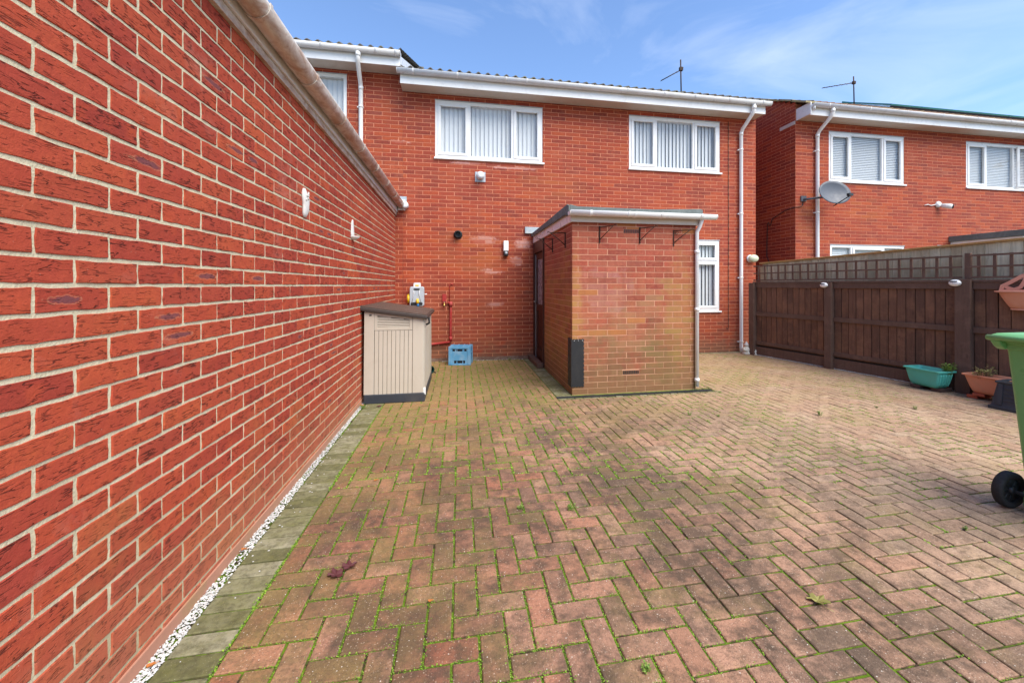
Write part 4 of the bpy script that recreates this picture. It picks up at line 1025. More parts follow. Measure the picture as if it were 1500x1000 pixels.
# hanging-basket brackets
def bracket(kindb):
    m = MB(); t = .007
    m.box(-t, t, -.012, -.0, -.19, .01); m.tube([(0, -.006, 0), (0, -.20, .0), (0, -.225, .012), (0, -.235, .0)], .0055, 6)
    m.tube([(0, -.008, -.15), (0, -.10, -.075), (0, -.19, -.004)], .0055, 6)
    if kindb: m.tube([(0, -.02 - .028 * math.cos(a) * (1 - a / 9) - .02, -.035 + .028 * math.sin(a) * (1 - a / 9)) for a in [q * .6 for q in range(11)]], .004, 6)
    return m
for (x, lab, kb) in ((PX0 + .335, 'black iron bracket on the porch front nearest the jagged guard corner', 0), (PX0 + .85, 'black iron bracket beside the upper air vent on the porch front', 0), (PX0 + 1.30, 'scrolled black iron bracket on the porch front nearest the white downpipe', 1)):
    m = bracket(kb)
    m.xf(Matrix.Rotation(R(38), 4, 'Z') if not kb else Matrix.Rotation(R(60), 4, 'Z'))
    tag(m.build('hanging_basket_bracket', 'iron', None).__class__ and bpy.data.objects[-1] if False else m.build('hanging_basket_bracket', 'iron'), lab, 'bracket', 'hanging basket brackets on the porch').location = (x, PY - .004, 2.0 if x < 2.5 else 1.98)
for (y, lab) in ((PY + .30, 'plain iron bracket on the porch side wall nearest the front corner'), (PY + 1.02, 'plain iron bracket on the porch side wall nearest the brown door')):
    m = bracket(0); m.xf(Matrix.Rotation(R(-90), 4, 'Z')); b_ = m.build('hanging_basket_bracket', 'iron'); b_.location = (PX0 - .004, y, 1.96); tag(b_, lab, 'bracket', 'hanging basket brackets on the porch')
for (y, lab) in ((PY + 1.55, 'small curled hook on the white porch fascia above the door frame edge'), (PY + 2.1, 'small curled hook on the white porch fascia nearest the house wall')):
    m = MB().tube([(-.0, 0, .03), (-.02, 0, .035), (-.025, .015, .01), (-.025, .0, -.01), (-.025, -.018, .005)], .0035, 6); h = m.build('hook', 'steel'); h.location = (PX0 - .031, y, PZ + .05); tag(h, lab, 'hook', 'hooks on the porch fascia')

# ------------------------------------------------------------------ beige storage shed
S = thing('storage_shed', 'beige plastic storage shed with brown slatted lid standing against the garage wall', 'storage shed', (-1.035, 4.79, 0))
WD, DP = .63, 1.20
def zt(x): return 1.015 - .085 * x / WD
m = MB(); m.prism([(.0, .0), (WD + .02, 0), (WD + .02, .085), (WD, .10), (0, .10)], -.01, DP + .01, 'y'); m.build('base', 'navy', S, bevel=.008)
m = MB()
m.prism([(.012, .10), (WD - .012, .10), (WD - .004, zt(WD)), (.018, zt(0.0))], .012, DP, 'y'); m.build('body', 'beige_dk', S)
# end panel of raised boards with louvred vent
m = MB(); m.prism([(.0, .098), (.105, .098), (.112, zt(.1) - .002), (.008, zt(0) - .002)], 0, .011, 'y'); m.prism([(WD - .115, .098), (WD, .098), (WD + .006, zt(WD) - .002), (WD - .11, zt(WD - .11) - .002)], 0, .011, 'y')
m.build('corner_post', 'beige', S, bevel=.004)
m = MB(); nb = 9; a0, a1 = .108, WD - .118
for i in range(nb):
    x0_ = a0 + (a1 - a0) * i / nb + .0022; x1_ = a0 + (a1 - a0) * (i + 1) / nb - .0022; m.prism([(x0_, .098), (x1_, .098), (x1_ + .006, .80), (x0_ + .006, .80)], .003, .011, 'y')
m.build('end_panel', 'beige', S, bevel=.002)
m = MB(); xa, xb = .118, WD - .118; fw = .026
m.prism([(xa, .805), (xb, .805), (xb, .805 + fw), (xa, .805 + fw)], .002, .012, 'y'); m.prism([(xa, zt(xa) - fw), (xb, zt(xb) - fw), (xb, zt(xb) - .003), (xa, zt(xa) - .003)], .001, .012, 'y')
m.prism([(xa - .004, .806), (xa + fw, .806), (xa + fw, zt(xa) - .006), (xa - .004, zt(xa) - .004)], .0015, .012, 'y'); m.prism([(xb - fw, .806), (xb + .004, .806), (xb + .004, zt(xb) - .006), (xb - fw, zt(xb) - .006)], .0015, .012, 'y')
vf = m.build('vent_frame', 'beige', S)
m = MB()
for i in range(8):
    z = .834 + i * .018; xr = xb - fw - .002
    lim = (1.015 - fw - .008 - z) / .085 * WD; xr = min(xr, lim)
    if xr > xa + fw + .03: m.prism([(.004, z), (.011, z + .011), (.011, z + .002), (.004, z - .004)], xa + fw, xr, 'x')
m.build('louvre', 'beige', vf)
MB().prism([(xa + .02, .82), (xb - .02, .82), (xb - .02, zt(xb) - .01), (xa + .02, zt(xa) - .01)], .0085, .0115, 'y').build('gap_shade', 'beige_dk', vf)  # dark sheet added behind the louvres as painted shade in the gaps
# front doors facing the yard, and back
m = MB(); m.box(WD - .002, WD + .014, .02, DP / 2 - .003, .098, .945)
for i in range(5): m.box(WD + .014, WD + .018, .06 + i * .1, .15 + i * .1, .13, .80)
m.build('door', 'beige', S, bevel=.003)
m = MB(); m.box(WD - .002, WD + .014, DP / 2 + .003, DP - .02, .098, .945)
for i in range(5): m.box(WD + .014, WD + .018, DP / 2 + .06 + i * .1, DP / 2 + .15 + i * .1, .13, .80)
m.build('door', 'beige', S, bevel=.003)
MB().box(WD + .0, WD + .028, .015, .04, .07, .15).build('hinge', 'upvc', S, bevel=.003)
m = MB(); m.tube([(WD + .012, .22, .94), (WD + .05, .22, .92), (WD + .055, .22, .86), (WD + .02, .22, .84)], .012, 8); m.build('latch', 'black', S)
MB().box(.06, .085, -.0035, .0, .965, .98).build('badge', 'black', S)
# lid: plank surface in a dark rim
lm = MB(); lo = -.035; hi = WD + .05
def LZ(x): return 1.022 - .088 * x / WD
lm.prism([(lo, LZ(lo)), (hi, LZ(hi) - .006), (hi + .006, LZ(hi) + .018), (hi, LZ(hi) + .034), (lo, LZ(lo) + .038)], -.04, DP + .04, 'y'); ld = lm.build('lid', 'lidedge', S, bevel=.008, seg=3)
m = MB(); n_ = 10
for i in range(n_):
    x0_ = -.03 + (WD + .07) * 0; ya = -.03 + (DP + .06) * i / n_ + .009; yb = -.03 + (DP + .06) * (i + 1) / n_ - .009
    m.prism([(lo + .01, LZ(lo) + .036), (hi - .01, LZ(hi) + .032), (hi - .01, LZ(hi) + .046), (lo + .01, LZ(lo) + .050)], ya, yb, 'y')
m.build('plank', 'lid', ld, bevel=.002)
# dark pot lying beside the shed
o = thing('plant_pot', 'dark green round pot lying on its side behind the beige shed', 'pot', (-.44, 6.34, .055))
m = MB(); m.lathe([(.036, -.14), (.038, -.138), (.052, .05), (.057, .052), (.057, .062), (.050, .062), (.046, .04), (.034, -.12)], (0, 0, 0), 'y', 20, caps=True); m.xf(Matrix.Rotation(R(-160), 4, 'Z') @ Matrix.Rotation(R(0), 4, 'X')); m.build('pot_wall', 'dgreen', o, recalc=True)
MB().tube([(-.05, .02, -.045), (.06, .03, -.05), (.09, -.03, -.05)], .008, 6).build('drip_tube', 'black', o)

# ------------------------------------------------------------------ hose reel
o = thing('hose_reel', 'grey hose reel with yellow fittings on the house wall above the shed', 'hose reel', (-.70, YH, .95))
m = MB(); out = []
def rr(hx, hz, r_, n=5):
    p = []
    for cx_, cz_, a0 in ((hx - r_, hz - r_, 0), (-hx + r_, hz - r_, 90), (-hx + r_, -hz + r_, 180), (hx - r_, -hz + r_, 270)):
        for q in range(n): a = R(a0 + 90 * q / (n - 1)); p.append((cx_ + r_ * math.cos(a), cz_ + r_ * math.sin(a)))
    return p
m.loft([[(x_ * k, yy, z_ * k + .165) for x_, z_ in rr(.115, .165, .03)] for k, yy in ((.94, -.02), (1, -.04), (1, -.15), (.95, -.172))], True, True, False); m.build('case', 'greyp', o, bevel=.004, recalc=True)
MB().loft([[(x_ * k, yy, z_ * k + .355) for x_, z_ in rr(.058, .042, .025)] for k, yy in ((1, -.05), (1, -.12))], True, True, False).build('top_handle', 'upvc2', o, bevel=.004, recalc=True)
MB().box(-.03, .03, -.125, -.06, .335, .36).build('knob', 'yellow', o, bevel=.006)
MB().loft([[(x_, yy, z_ + .285) for x_, z_ in rr(.05, .014, .012)] for yy in (-.165, -.176)], True, True).build('grip_slot', 'black', o, recalc=True)
MB().loft([[(x_, yy, z_ + .045) for x_, z_ in rr(.095, .026, .02)] for yy in (-.165, -.178)], True, True).build('hose_slot', 'black', o, recalc=True)
for sx in (-1, 1): MB().tube([(sx * .045, -.18, .27), (sx * .045, -.185, .2), (sx * .075, -.18, .06)], .004, 6).build('rib', 'upvc2', o)
MB().tube([(.015, -.185, .125), (.015, -.20, .09), (.02, -.205, .05)], [.018, .024, .02], 10).build('nozzle', 'yellow', o)
MB().tube([(.02, -.20, .045), (.025, -.2, .0)], [.02, .022], 10).build('connector', 'bluef', o)
MB().lathe([(.06, -.155), (.075, -.15), (.075, -.12), (.06, -.115)], (0, -.10, .13), 'x', 18).build('crank_disc', 'yellow', o, recalc=True)
MB().tube([(.115, -.10, .20), (.16, -.10, .205)], .010, 8).build('spindle', 'upvc2', o)
# ------------------------------------------------------------------ blue crate
o = thing('bottle_crate', 'pale blue plastic bottle crate standing on the paving by the house wall', 'crate', (.02, 6.98, 0), R(-9))
w2, d2, h_ = .175, .13, .30
def frontwall(m, L, hole=True):
    pass
m = MB(); hs = [(-.115, -.075, .225, .26), (-.06, .06, .225, .26), (.075, .115, .225, .26), (-.09, .09, .03, .075)]
slab(m, (-w2, -d2, 0), (1, 0, 0), (0, -1, 0), 2 * w2, 0, h_, .006, [(a + w2, b + w2, c, d) for a, b, c, d in hs]); slab(m, (-w2, d2, 0), (1, 0, 0), (0, 1, 0), 2 * w2, 0, h_, .006, [(a + w2, b + w2, c, d) for a, b, c, d in hs])
hs2 = [(.06, .2, .20, .26), (.05, .10, .05, .18), (.12, .19, .05, .18)]
slab(m, (-w2, -d2 + .006, 0), (0, 1, 0), (-1, 0, 0), 2 * d2 - .012, 0, h_ - .001, .006, hs2); slab(m, (w2, -d2 + .006, 0), (0, 1, 0), (1, 0, 0), 2 * d2 - .012, 0, h_ - .001, .006, hs2)
m.build('side_wall', 'blue', o)
m = MB()
for sx in (-1, 1):
    for sy in (-1, 1): m.box(sx * w2 - .026, sx * w2 + .026, sy * d2 - .012, sy * d2 + .012, -.0, h_ + .003) if False else m.box(min(sx * (w2 - .045), sx * (w2 + .006)), max(sx * (w2 - .045), sx * (w2 + .006)), min(sy * (d2 - .02), sy * (d2 + .008)), max(sy * (d2 - .02), sy * (d2 + .008)), .001, h_ + .003)
m.build('corner_post', 'blue', o, bevel=.006)
MB().box(-w2 + .0, w2, -d2 - .010, -d2 - .001, h_ - .03, h_ + .004).build('rim', 'blue', o, bevel=.003); MB().box(-w2 + .046, w2 - .046, -d2 - .008, -d2 - .001, .0, .02).build('base_rail', 'blue', o, bevel=.003)
m = MB()
for i in range(4): m.box(-w2 + .03 + i * .095, -w2 + .042 + i * .095, -d2 + .007, d2 - .007, .02, h_ + .008)
for i in range(3): m.box(-w2 + .007, w2 - .007, -d2 + .05 + i * .08, -d2 + .06 + i * .08, .021, h_ + .006)
m.build('divider', 'blue', o)
MB().box(-w2 + .012, w2 - .012, -d2 + .012, d2 - .012, .02, h_ - .03).build('shade_core', 'darkglass', o)  # near-black block added inside so the holes read as deep shade
MB().box(-w2 + .007, w2 - .007, -d2 + .007, d2 - .007, .004, .018).build('floor', 'bluedk', o)

# ------------------------------------------------------------------ gnomes by the corner
def gnome(x, y, h, label, hatm, rz):
    o = thing('garden_gnome', label, 'gnome', (x, y, 0), rz, 'garden gnomes by the house corner')
    MB().lathe([(.30, 0), (.34, .02), (.33, .10), (.26, .20), (.28, .32), (.30, .42), (.24, .54), (.12, .60)], n=14).xf(Matrix.Scale(h, 4)).build('body', 'gnome', o)
    m = MB(); m._ball((0, -.03, .66), .14, .14, .13, 12, 8); m._ball((0, -.17, .66), .04, .04, .04, 8, 5); m.xf(Matrix.Scale(h, 4)).build('head', 'gnome', o)
    MB().lathe([(.19, .72), (.17, .76), (.10, .88), (.03, 1.0), (.005, 1.02)], n=12).xf(Matrix.Scale(h, 4)).build('hat', hatm, o)
    m = MB(); m.loft([[(math.cos(a) * .13 * k, -.12 - .03 * (1 - k), z + .0 + math.sin(a) * .02) for a in [2 * math.pi * q / 10 for q in range(10)]] for k, z in ((1, .62), (.9, .5), (.4, .38), (.05, .32))], True, True, True).xf(Matrix.Scale(h, 4)).build('beard', 'white', o, recalc=True)
    for s_ in (-1, 1): MB().tube([(s_ * .26, 0, .50), (s_ * .36, -.08, .36), (s_ * .18, -.28, .32)], [.09, .08, .06], 8).xf(Matrix.Scale(h, 4)).build('arm', 'gnome', o)
gnome(5.36, 6.99, .235, 'taller white garden gnome beside the foot of the white downpipe', 'white', .2)
gnome(5.47, 6.88, .18, 'shorter tan garden gnome beside the end of the brown fence', 'gnome', -.3)

# ------------------------------------------------------------------ fence
FA = math.atan2(FD.y, FD.x)
fence = thing('timber_fence', 'dark brown panel fence with trellis top along the right of the patio', 'fence', tuple(F0), FA)
# local: +x along the fence towards the camera, -y... the yard lies on the side of local -y when FA is applied
YS = -1 if (Matrix.Rotation(FA, 3, 'Z') @ Vector((0, -1, 0))).dot(FN) > 0 else 1
def fbox(m, x0, x1, d0, d1, z0, z1):   # d = distance towards the yard
    a, b = sorted((YS * d0, YS * d1)); return m.box(x0, x1, a, b, z0, z1)
posts = [0.0, 1.40, 2.99, 4.62, 6.2]; rn = random.Random(77)
for i, s_ in enumerate(posts):
    fbox(MB(), s_ - .055 - (.02 if i == 2 else 0), s_ + .055 + (.015 if i == 2 else 0), -.02, .085, -.05, 1.345 if i < 2 else 1.375).build('post', 'woodr', fence, bevel=.005)
    if i in (2, 3): fbox(MB(), s_ - .005, s_ + .05, -.015, .03, 1.376, 1.69).build('trellis_post', 'woodr', fence, bevel=.003)
def bay(a, b, zo=0):
    m = MB(); x = a; 
    while x < b - .01:
        x2 = min(x + .103, b); t = rn.uniform(-.004, .004); fbox(m, x + .004, x2 - .004, -.012 + t, .006 + t, .19, 1.33 + zo); x = x2
    m.build('board_panel', 'wood', fence, bevel=.002)
    fbox(MB(), a, b, -.020, -.017, .1, 1.33).build('backing', 'black', fence)  # black sheet added behind the boards so their gaps read as shade
    for (z0, z1, d) in ((1.255, 1.34 + zo, .034), (.735, .805, .034), (.205, .265, .034)): fbox(MB(), a, b, .011, d, z0, z1).build('rail', 'woodr', fence, bevel=.003)
    fbox(MB(), a, b, -.005, .03, .015, .165).build('gravel_board', 'woodr', fence, bevel=.003)
    fbox(MB(), a - .05, b + .05, -.018, .05, 1.342 + zo, 1.368 + zo).build('capping', 'woodr', fence, bevel=.003)
    tr = MB(); x = a + .03
    while x < b: fbox(tr, x, x + .028, .004, .018, 1.39 + zo, 1.672); x += .135
    for z in (1.395 + zo, 1.522, 1.655): fbox(tr, a - .05, b + .05, .0185, .032, z - .010, z + .012)
    tr.build('trellis', 'woodr', fence)
for i in range(4): bay(posts[i] + .056 + (.016 if i == 2 else 0), posts[i + 1] - .056 - (.021 if i == 1 else 0))
# neighbour's close-board fence behind the trellis
nf = thing('timber_fence', 'weathered grey-green board fence with pale capping behind the trellis', 'fence', tuple(F0 - FN * .16), FA)
m = MB(); x = .05
def tz(x): return 1.70 + (.033 * x)
while x < 6.4:
    t = rn.uniform(-.003, .003); fbox(m, x + .002, x + .103, -.008 + t, .006 + t, .02, tz(x)); x += .105
m.build('board_panel', 'wold', nf)
m = MB(); i0 = 0; fbox(m, .0, 6.4, -.03, .035, 0, .028); m.v = [(a, b, c + tz(a)) for a, b, c in m.v]; m.build('capping', 'cap', nf, bevel=.004)
for s_ in (.02, 2.2, 4.2, 6.4): fbox(MB(), s_ - .04, s_ + .04, -.10, -.02, -.05, 1.65).build('post', 'wold', nf)
# solar lights on the posts
def to_world(s_, d, z): return F0 + FD * s_ + FN * d + Vector((0, 0, z))
def solar(s_, z, label):
    p = to_world(s_, .088, z); o = thing('fence_light', label, 'light', tuple(p), FA, 'oval lights on the fence posts')
    k = YS
    m = MB(); m.lathe([(.001, 0), (.052, .0), (.058, .012), (.055, .03), (.035, .045), (.001, .05)], n=20, ax='y'); m.v = [(a, k * abs(b), c * .72) for a, b, c in m.v]; m.build('shell', 'upvc', o, recalc=True)
    m = MB(); m.tube([(-.035, k * .046, .018), (.03, k * .046, .018)], .008, 8); m.build('solar_cell', 'darkglass', o)
    m = MB(); m.box(-.056, .056, min(k * .0, k * .034), max(k * .0, k * .034), -.008, -.002); m.build('seam', 'greyp', o)
solar(1.36, 1.305, 'oval white light on the fence post nearer the house'); solar(2.93, 1.33, 'oval white light on the fence post above the teal and terracotta troughs')

# ------------------------------------------------------------------ planters
def rrect(hx, hy, r_, z, n=5, cx_=0, cy_=0):
    p = []
    for a, b, a0 in ((hx - r_, hy - r_, 0), (-hx + r_, hy - r_, 90), (-hx + r_, -hy + r_, 180), (hx - r_, -hy + r_, 270)):
        for q in range(n): t = R(a0 + 90 * q / (n - 1)); p.append((cx_ + a + r_ * math.cos(t), cy_ + b + r_ * math.sin(t), z))
    return p
def trough(name, label, p, rz, hx, hy, h, mat, bulge=.5, rim=.022, cat='planter', ribs=True):
    o = thing(name, label, cat, p, rz)
    rings = []; bx, by = hx * .70, hy * .66
    for k in range(9):
        t = k / 8; e = t ** bulge; rings.append(rrect(bx + (hx - bx) * e, by + (hy - by) * e, .025, h * t * .93))
    m = MB(); m.loft(rings, True, False, True)
    top = [rrect(hx, hy, .03, h * .93), rrect(hx + rim, hy + rim, .035, h * .935), rrect(hx + rim, hy + rim, .035, h), rrect(hx + rim - .008, hy + rim - .008, .03, h + .003), rrect(hx - .004, hy - .004, .03, h), rrect(hx - .012, hy - .012, .03, h * .9), rrect(hx - .03, hy - .03, .02, h * .72)]
    b = m.build('tub', mat, o); MB().loft(top, False, False, False).build('rim', mat, o)
    if ribs:
        for sx in (1, -1):
            rb = MB()
            for j in range(5):
                y = (-.7 + .35 * j); pts = []
                for k in range(1, 8): t = k / 8; e = t ** bulge; pts.append((sx * (bx + (hx - bx) * e + .001), y * (by + (hy - by) * e), h * t * .93))
                rb.tube(pts, .010, 6)
            rb.build('rib', mat, b)
    MB().face(rrect(hx - .028, hy - .028, .02, h * .80)).build('soil', 'soil', o)
    return o
def loose_brick(p, rz, mat, label, grp, s=(.105, .05, .035)):
    o = MB().box(-s[0], s[0], -s[1], s[1], 0, s[2] * 2 if False else s[2]).build('brick', mat, None, bevel=.004); o.location = p; o.rotation_euler = (0, 0, rz); tag(o, label, 'brick', grp); return o
TC = Vector((5.79, 4.20, .045)); TR = FA
trough('trough_planter', 'teal plastic trough planter with ribbed end standing on dark bricks', tuple(TC), TR - R(12), .195, .12, .215, 'teal', .55)
loose_brick((5.80, 4.30, 0), FA + R(82), 'dbrick', 'dark brick under the far end of the teal trough', 'dark bricks under the teal trough', (.10, .055, .044))
loose_brick((5.83, 4.09, 0), FA + R(84), 'dbrick', 'dark brick under the near end of the teal trough', 'dark bricks under the teal trough', (.10, .055, .044))
trough('trough_planter', 'terracotta coloured trough planter on red bricks between teal and dark troughs', (5.91, 3.62, .072), FA - R(6), .225, .105, .205, 'terra', .7, ribs=False)
loose_brick((5.93, 3.78, 0), FA + R(80), 'loose', 'lower red brick under the far end of the terracotta trough', 'red bricks under the terracotta trough', (.11, .05, .036))
loose_brick((5.92, 3.74, .037), FA + R(94), 'loose', 'upper red brick stacked under the terracotta trough', 'red bricks under the terracotta trough', (.11, .05, .034))
loose_brick((5.94, 3.45, 0), FA + R(86), 'loose', 'red brick under the near end of the terracotta trough', 'red bricks under the terracotta trough', (.11, .05, .07))
# dark slate-blue box planter
o = thing('box_planter', 'dark slate blue box planter with recessed ribbed panels behind the green bin', 'planter', (5.74, 3.17, 0), FA - R(3))
o.scale = (1, 1, 1.15)
m = MB(); rings = [rrect(.30, .155, .02, .03), rrect(.295, .15, .02, .045), rrect(.262, .118, .02, .235), rrect(.275, .13, .02, .24), rrect(.275, .13, .02, .255), rrect(.255, .11, .02, .255), rrect(.24, .10, .02, .12)]
m.loft(rings, True, True, False); bd = m.build('tub', 'navy', o, bevel=.003)
for (z, off) in ((.09, .1465), (.125, .1405), (.16, .1345), (.195, .1285)):
    MB().box(-.2, .2, YS * off - .004, YS * off + .004, z - .004, z + .004).build('ridge', 'navy', bd)
for sx in (-.225, .225): MB().prism([(YS * .160, .05), (YS * .128, .235), (YS * .11, .235), (YS * .11, .05)], sx - .018, sx + .018, 'x').build('rib', 'navy', bd)
MB().box(-.31, .31, -.165, .165, 0, .03).build('base', 'navy', o, bevel=.004)
MB().face(rrect(.25, .105, .02, .235)).build('soil', 'soil', o)
# terracotta wall planter hung on the fence
pw = to_world(3.52, .045, 1.04)
o = thing('wall_planter', 'pale terracotta wall planter with fretted back hung on the brown fence', 'planter', tuple(pw), FA)
m = MB(); rings = []
for k in range(8):
    t = k / 7; e = t ** .8; hx, dy = .13 + .10 * e, .06 + .10 * e
    rings.append([(hx * math.cos(a), YS * max(0, dy * math.sin(a)) ** 1.0, .18 * t) for a in [math.pi * q / 16 for q in range(17)]])
m.loft(rings, True, False, True); m.build('bowl', 'pinkterra', o, recalc=False)
m = MB(); m.loft([[(hx * math.cos(a), YS * max(0, dy * math.sin(a)), z) for a in [math.pi * q / 16 for q in range(17)]] for hx, dy, z in ((.235, .165, .180), (.265, .19, .184), (.265, .19, .200), (.225, .155, .202), (.215, .145, .16))], False, False, False); m.build('rim', 'pinkterra', o)
m = MB(); m.loft([[(hx * math.cos(a), YS * max(0, dy * math.sin(a)), z) for a in [math.pi * q / 16 for q in range(17)]] for hx, dy, z in ((.14, .07, -.012), (.14, .07, .004))], True, True, False); m.build('foot', 'pinkterra', o)
# fretted back plate: two scroll bars framing openings
bp = MB()
def bar(pts, w_=.019, d0=.002, d1=.016):
    up, dn = [], []
    for i, (x_, z_) in enumerate(pts):
        a = Vector(pts[max(0, i - 1)]); b = Vector(pts[min(len(pts) - 1, i + 1)]); t = (b - a).normalized(); nrm = Vector((-t.y, t.x)); up.append((x_ + nrm.x * w_, z_ + nrm.y * w_)); dn.append((x_ - nrm.x * w_, z_ - nrm.y * w_))
    for i in range(len(pts) - 1):
        bp.prism([dn[i], dn[i + 1], up[i + 1], up[i]], min(YS * d0, YS * d1), max(YS * d0, YS * d1), 'y')
for s_ in (-1, 1):
    bar([(s_ * .21, .20), (s_ * .20, .255), (s_ * .15, .285), (s_ * .09, .33), (s_ * .045, .365), (0, .375)])
    bar([(s_ * .015, .36), (s_ * .03, .30), (s_ * .06, .24), (s_ * .11, .215), (s_ * .16, .235), (s_ * .19, .262)], .017, .003, .015)
bar([(-.22, .205), (0, .203), (.22, .205)], .012, .0035, .0145)
bp.build('back_plate', 'pinkterra', o, recalc=True)

def leafy(name, label, p, spread, h, n, lm, sm='straw', seed=1, lsize=.014, cat='plant', group=None, rz=0, hang=0):
    r_ = random.Random(seed); o = thing(name, label, cat, p, rz, group)
    stm = MB(); lf = MB()
    for k in range(n):
        a = r_.uniform(0, 6.28); d = r_.random() ** .5; x1, y1 = math.cos(a) * spread[0] * d, math.sin(a) * spread[1] * d; x0_, y0_ = x1 * .5, y1 * .5; hh = h * r_.uniform(.45, 1)
        q0, q1, q2 = Vector((x0_, y0_, -.01)), Vector(((x0_ + x1) / 2, (y0_ + y1) / 2, hh * .6)), Vector((x1, y1, hh - hang * d))
        stm.tube([q0, q1, q2], [.0016, .0013, .0009], 4, smooth=False)
        for j in range(6):
            t = .3 + .7 * j / 5; b = q0.lerp(q1, t * 2) if t < .5 else q1.lerp(q2, t * 2 - 1); an = r_.uniform(0, 6.28); s_ = lsize * r_.uniform(.6, 1.3)
            dv = Vector((math.cos(an), math.sin(an), r_.uniform(.0, .8))).normalized() * s_; sv = Vector((-math.sin(an), math.cos(an), r_.uniform(-.3, .3))) * s_ * .38
            lf.face([b, b + dv * .5 + sv, b + dv, b + dv * .5 - sv])
    stm.build('stem', sm, o); lf.build('foliage', lm, o); return o
leafy('potted_plant', 'small bright green leafy plant growing in the teal trough', (5.83, 4.02, .225), (.10, .06), .13, 34, 'weed', 'weed', 3, .026)
leafy('potted_plant', 'straggly yellow-green herb growing in the terracotta trough', (5.88, 3.70, .25), (.17, .09), .17, 60, 'herb', 'straw', 5, .020, hang=.06)
leafy('potted_plant', 'tiny green sprout at the near end of the terracotta trough', (5.95, 3.48, .235), (.03, .02), .04, 6, 'weed', 'weed', 8, .014)
# weeds between the pavers
wd = [((.351, 2.381), .028, 'tiny upright weed in a paving joint, left of the tallest mid-patio weed'), ((.635, 2.321), .040, 'darker tufted weed in the paving near the middle of the foreground'),
      ((.62, 1.30), .026, 'light green seedling in the paving at the lower middle edge'), ((1.33, 1.98), .014, 'flat green weed patch in the paving right of the centre foreground'),
      ((2.27, 3.79), .035, 'green weed on the paving straight in front of the porch downpipe'), ((2.52, 3.70), .03, 'small spreading weed on the paving, first to the right of the porch front'),
      ((3.55, 3.55), .045, 'wispy tall weed on the paving midway between porch and fence'), ((4.72, 3.55), .035, 'pale spiky weed on the paving nearest the teal trough'),
      ((4.35, 3.65), .022, 'bright rounded weed on the paving a step left of the spiky one'), ((2.65, 1.75), .02, 'small bright weed in the paving near the wheel of the green bin'),
      ((.85, 7.10), .05, 'leafy weed at the foot of the house wall left of the porch door'), ((4.25, 7.12), .06, 'weed at the foot of the house wall below the ground floor window'), ((-1.0, 4.62), .05, 'weed tuft in the gap at the near corner of the beige shed')]
for i, ((x, y), s_, lab) in enumerate(wd): leafy('weed', lab, (x, y, -.004), (s_ * .7, s_ * .55), s_ * 1.0, 7 + int(s_ * 120), 'weed', 'weed', 40 + i, .006 + s_ * .12, 'weed', 'weeds in the paving')
# dead leaves
def leaf(p, s_, mat, label, grp, seed, lob=5):
    r_ = random.Random(seed); pts = []; n = lob * 4
    for k in range(n):
        a = 2 * math.pi * k / n; f = (.55 + .45 * abs(math.cos(a * lob / 2))) * r_.uniform(.85, 1.1); pts.append((math.cos(a) * s_ * f, math.sin(a) * s_ * f * .8, .004 + .35 * s_ * r_.random() * (.3 + f * .7)))
    m = MB(); c = (0, 0, .003); i0 = 0
    top = [c] + pts; bot = [(x_, y_, z_ - .0012) for x_, y_, z_ in top]
    m.mesh(top + bot, [(0, 1 + k, 1 + (k + 1) % n) for k in range(n)] + [(n + 1, n + 2 + (k + 1) % n, n + 2 + k) for k in range(n)])
    m.tube([(0, 0, .004), (s_ * .7, -s_ * .5, .004), (s_ * 1.3, -s_ * .7, .008)], .0012, 4)
    o = m.build('fallen_leaf', mat); o.location = p; o.rotation_euler = (0, 0, r_.uniform(0, 6)); tag(o, label, 'leaf', grp); return o
leaf((-.545, 1.985, .001), .042, 'redleaf', 'crumpled purple-brown maple leaf on the paving, the larger of the touching pair', 'dead leaves on the paving', 3)
leaf((-.50, 2.03, .004), .036, 'redleaf', 'crumpled purple-brown maple leaf lying against the larger purple leaf', 'dead leaves on the paving', 4)
leaf((1.45, 1.46, .001), .045, 'herb', 'olive green fallen leaf on the paving at the lower right', 'dead leaves on the paving', 5)
leaf((-.12, 1.75, .001), .010, 'orleaf', 'small orange leaf scrap in the paving near the bottom edge', 'dead leaves on the paving', 6, 3)
leaf((-1.035, 1.62, .006), .016, 'orleaf', 'orange leaf scrap on the white chips nearest the camera', 'dead leaves on the paving', 7, 3)
leaf((-1.04, 2.25, .006), .016, 'orleaf', 'orange leaf scrap on the white chips further along the garage wall', 'dead leaves on the paving', 8, 3)
leaf((-.55, 2.9, .001), .014, 'orleaf', 'small orange leaf on the paving between purple leaf and shed', 'dead leaves on the paving', 9, 3)
leaf((-.85, 4.66, .002), .03, 'redleaf', 'curled red-brown leaf at the foot of the shed end', 'dead leaves on the paving', 10)
leaf((-1.03, 4.70, .01), .03, 'orleaf', 'curled orange-brown leaf between shed and garage wall', 'dead leaves on the paving', 12)

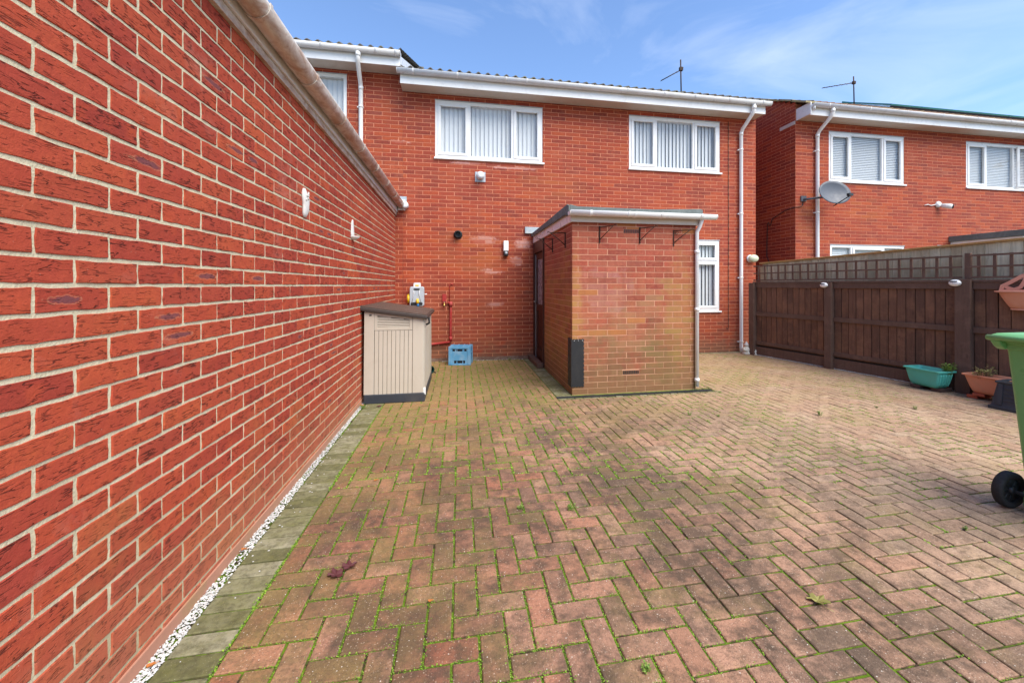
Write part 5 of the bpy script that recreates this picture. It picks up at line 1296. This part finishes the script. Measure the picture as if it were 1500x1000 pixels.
# ------------------------------------------------------------------ wheelie bin
B = thing('wheelie_bin', 'green wheeled bin with black wheels cut off by the right edge of the view', 'bin', (3.41, 1.62, 0), R(-90))
def brg(wx, yb, yf_, z, r_=.03): # ring: half-width, back y, front y
    return rrect(wx, (yf_ - yb) / 2, r_, z, 5, 0, (yf_ + yb) / 2)
m = MB(); m.loft([brg(.205, -.195, .20, .05), brg(.21, -.205, .205, .07), brg(.230, -.245, .235, .5), brg(.252, -.285, .275, .94), brg(.254, -.287, .28, .955)], True, False, False); m.build('body', 'binG', B)
m = MB(); m.loft([brg(.256, -.289, .28, .93), brg(.262, -.292, .30, .935), brg(.262, -.292, .30, .965), brg(.285, -.31, .325, .97), brg(.287, -.312, .327, .985), brg(.255, -.28, .30, .988), brg(.24, -.265, .275, .95), brg(.20, -.22, .22, .55)], False, True, False); m.build('rim', 'binG', B, bevel=.004)
m = MB(); m.loft([brg(.286, -.315, .33, .991), brg(.300, -.33, .345, .994), brg(.300, -.33, .345, 1.010), brg(.285, -.31, .33, 1.020), brg(.262, -.28, .30, 1.021), brg(.250, -.27, .29, 1.012), brg(.10, -.10, .12, 1.018)], True, True, True); m.build('lid', 'binG', B, bevel=.003)
m = MB(); m.tube([(-.30, -.335, .995), (-.15, -.35, 1.0), (.15, -.35, 1.0), (.30, -.335, .995)], .016, 10); m.build('handle', 'binG', B)
for s_ in (-1, 1): MB().prism([(-.288, 1.0), (-.340, .995), (-.343, .975), (-.318, .945), (-.286, .925)], s_ * .262 - .022, s_ * .262 + .022, 'x').build('handle_bracket', 'binG', B, bevel=.006)
MB().tube([(-.255, -.235, .103), (.255, -.235, .103)], .011, 10).build('axle', 'steel', B)
def wheel(sx):
    w = MB(); w.lathe([(.070, -.022), (.094, -.026), (.103, -.018), (.104, 0), (.103, .018), (.094, .026), (.070, .022), (.068, 0), (.070, -.022)], (sx * .262, -.235, .104), 'x', 32, caps=False); t = w.build('wheel', 'rubber', B, recalc=True)
    h = MB(); h.lathe([(.070, -.010), (.070, .010)], (sx * .262, -.235, .104), 'x', 32); h.lathe([(.022, -.028), (.022, .028)], (sx * .262, -.235, .104), 'x', 16)
    for q in range(8):
        a = 2 * math.pi * q / 8; c, s2 = math.cos(a), math.sin(a); h.tube([(sx * .262, -.235 + c * .02, .104 + s2 * .02), (sx * .262, -.235 + c * .069, .104 + s2 * .069)], .014, 6)
    h.build('hub', 'black', t)
wheel(-1); wheel(1)
MB().box(-.20, .20, -.24, -.18, .03, .13).build('axle_housing', 'binG', B, bevel=.01)

bpy.context.view_layer.update()
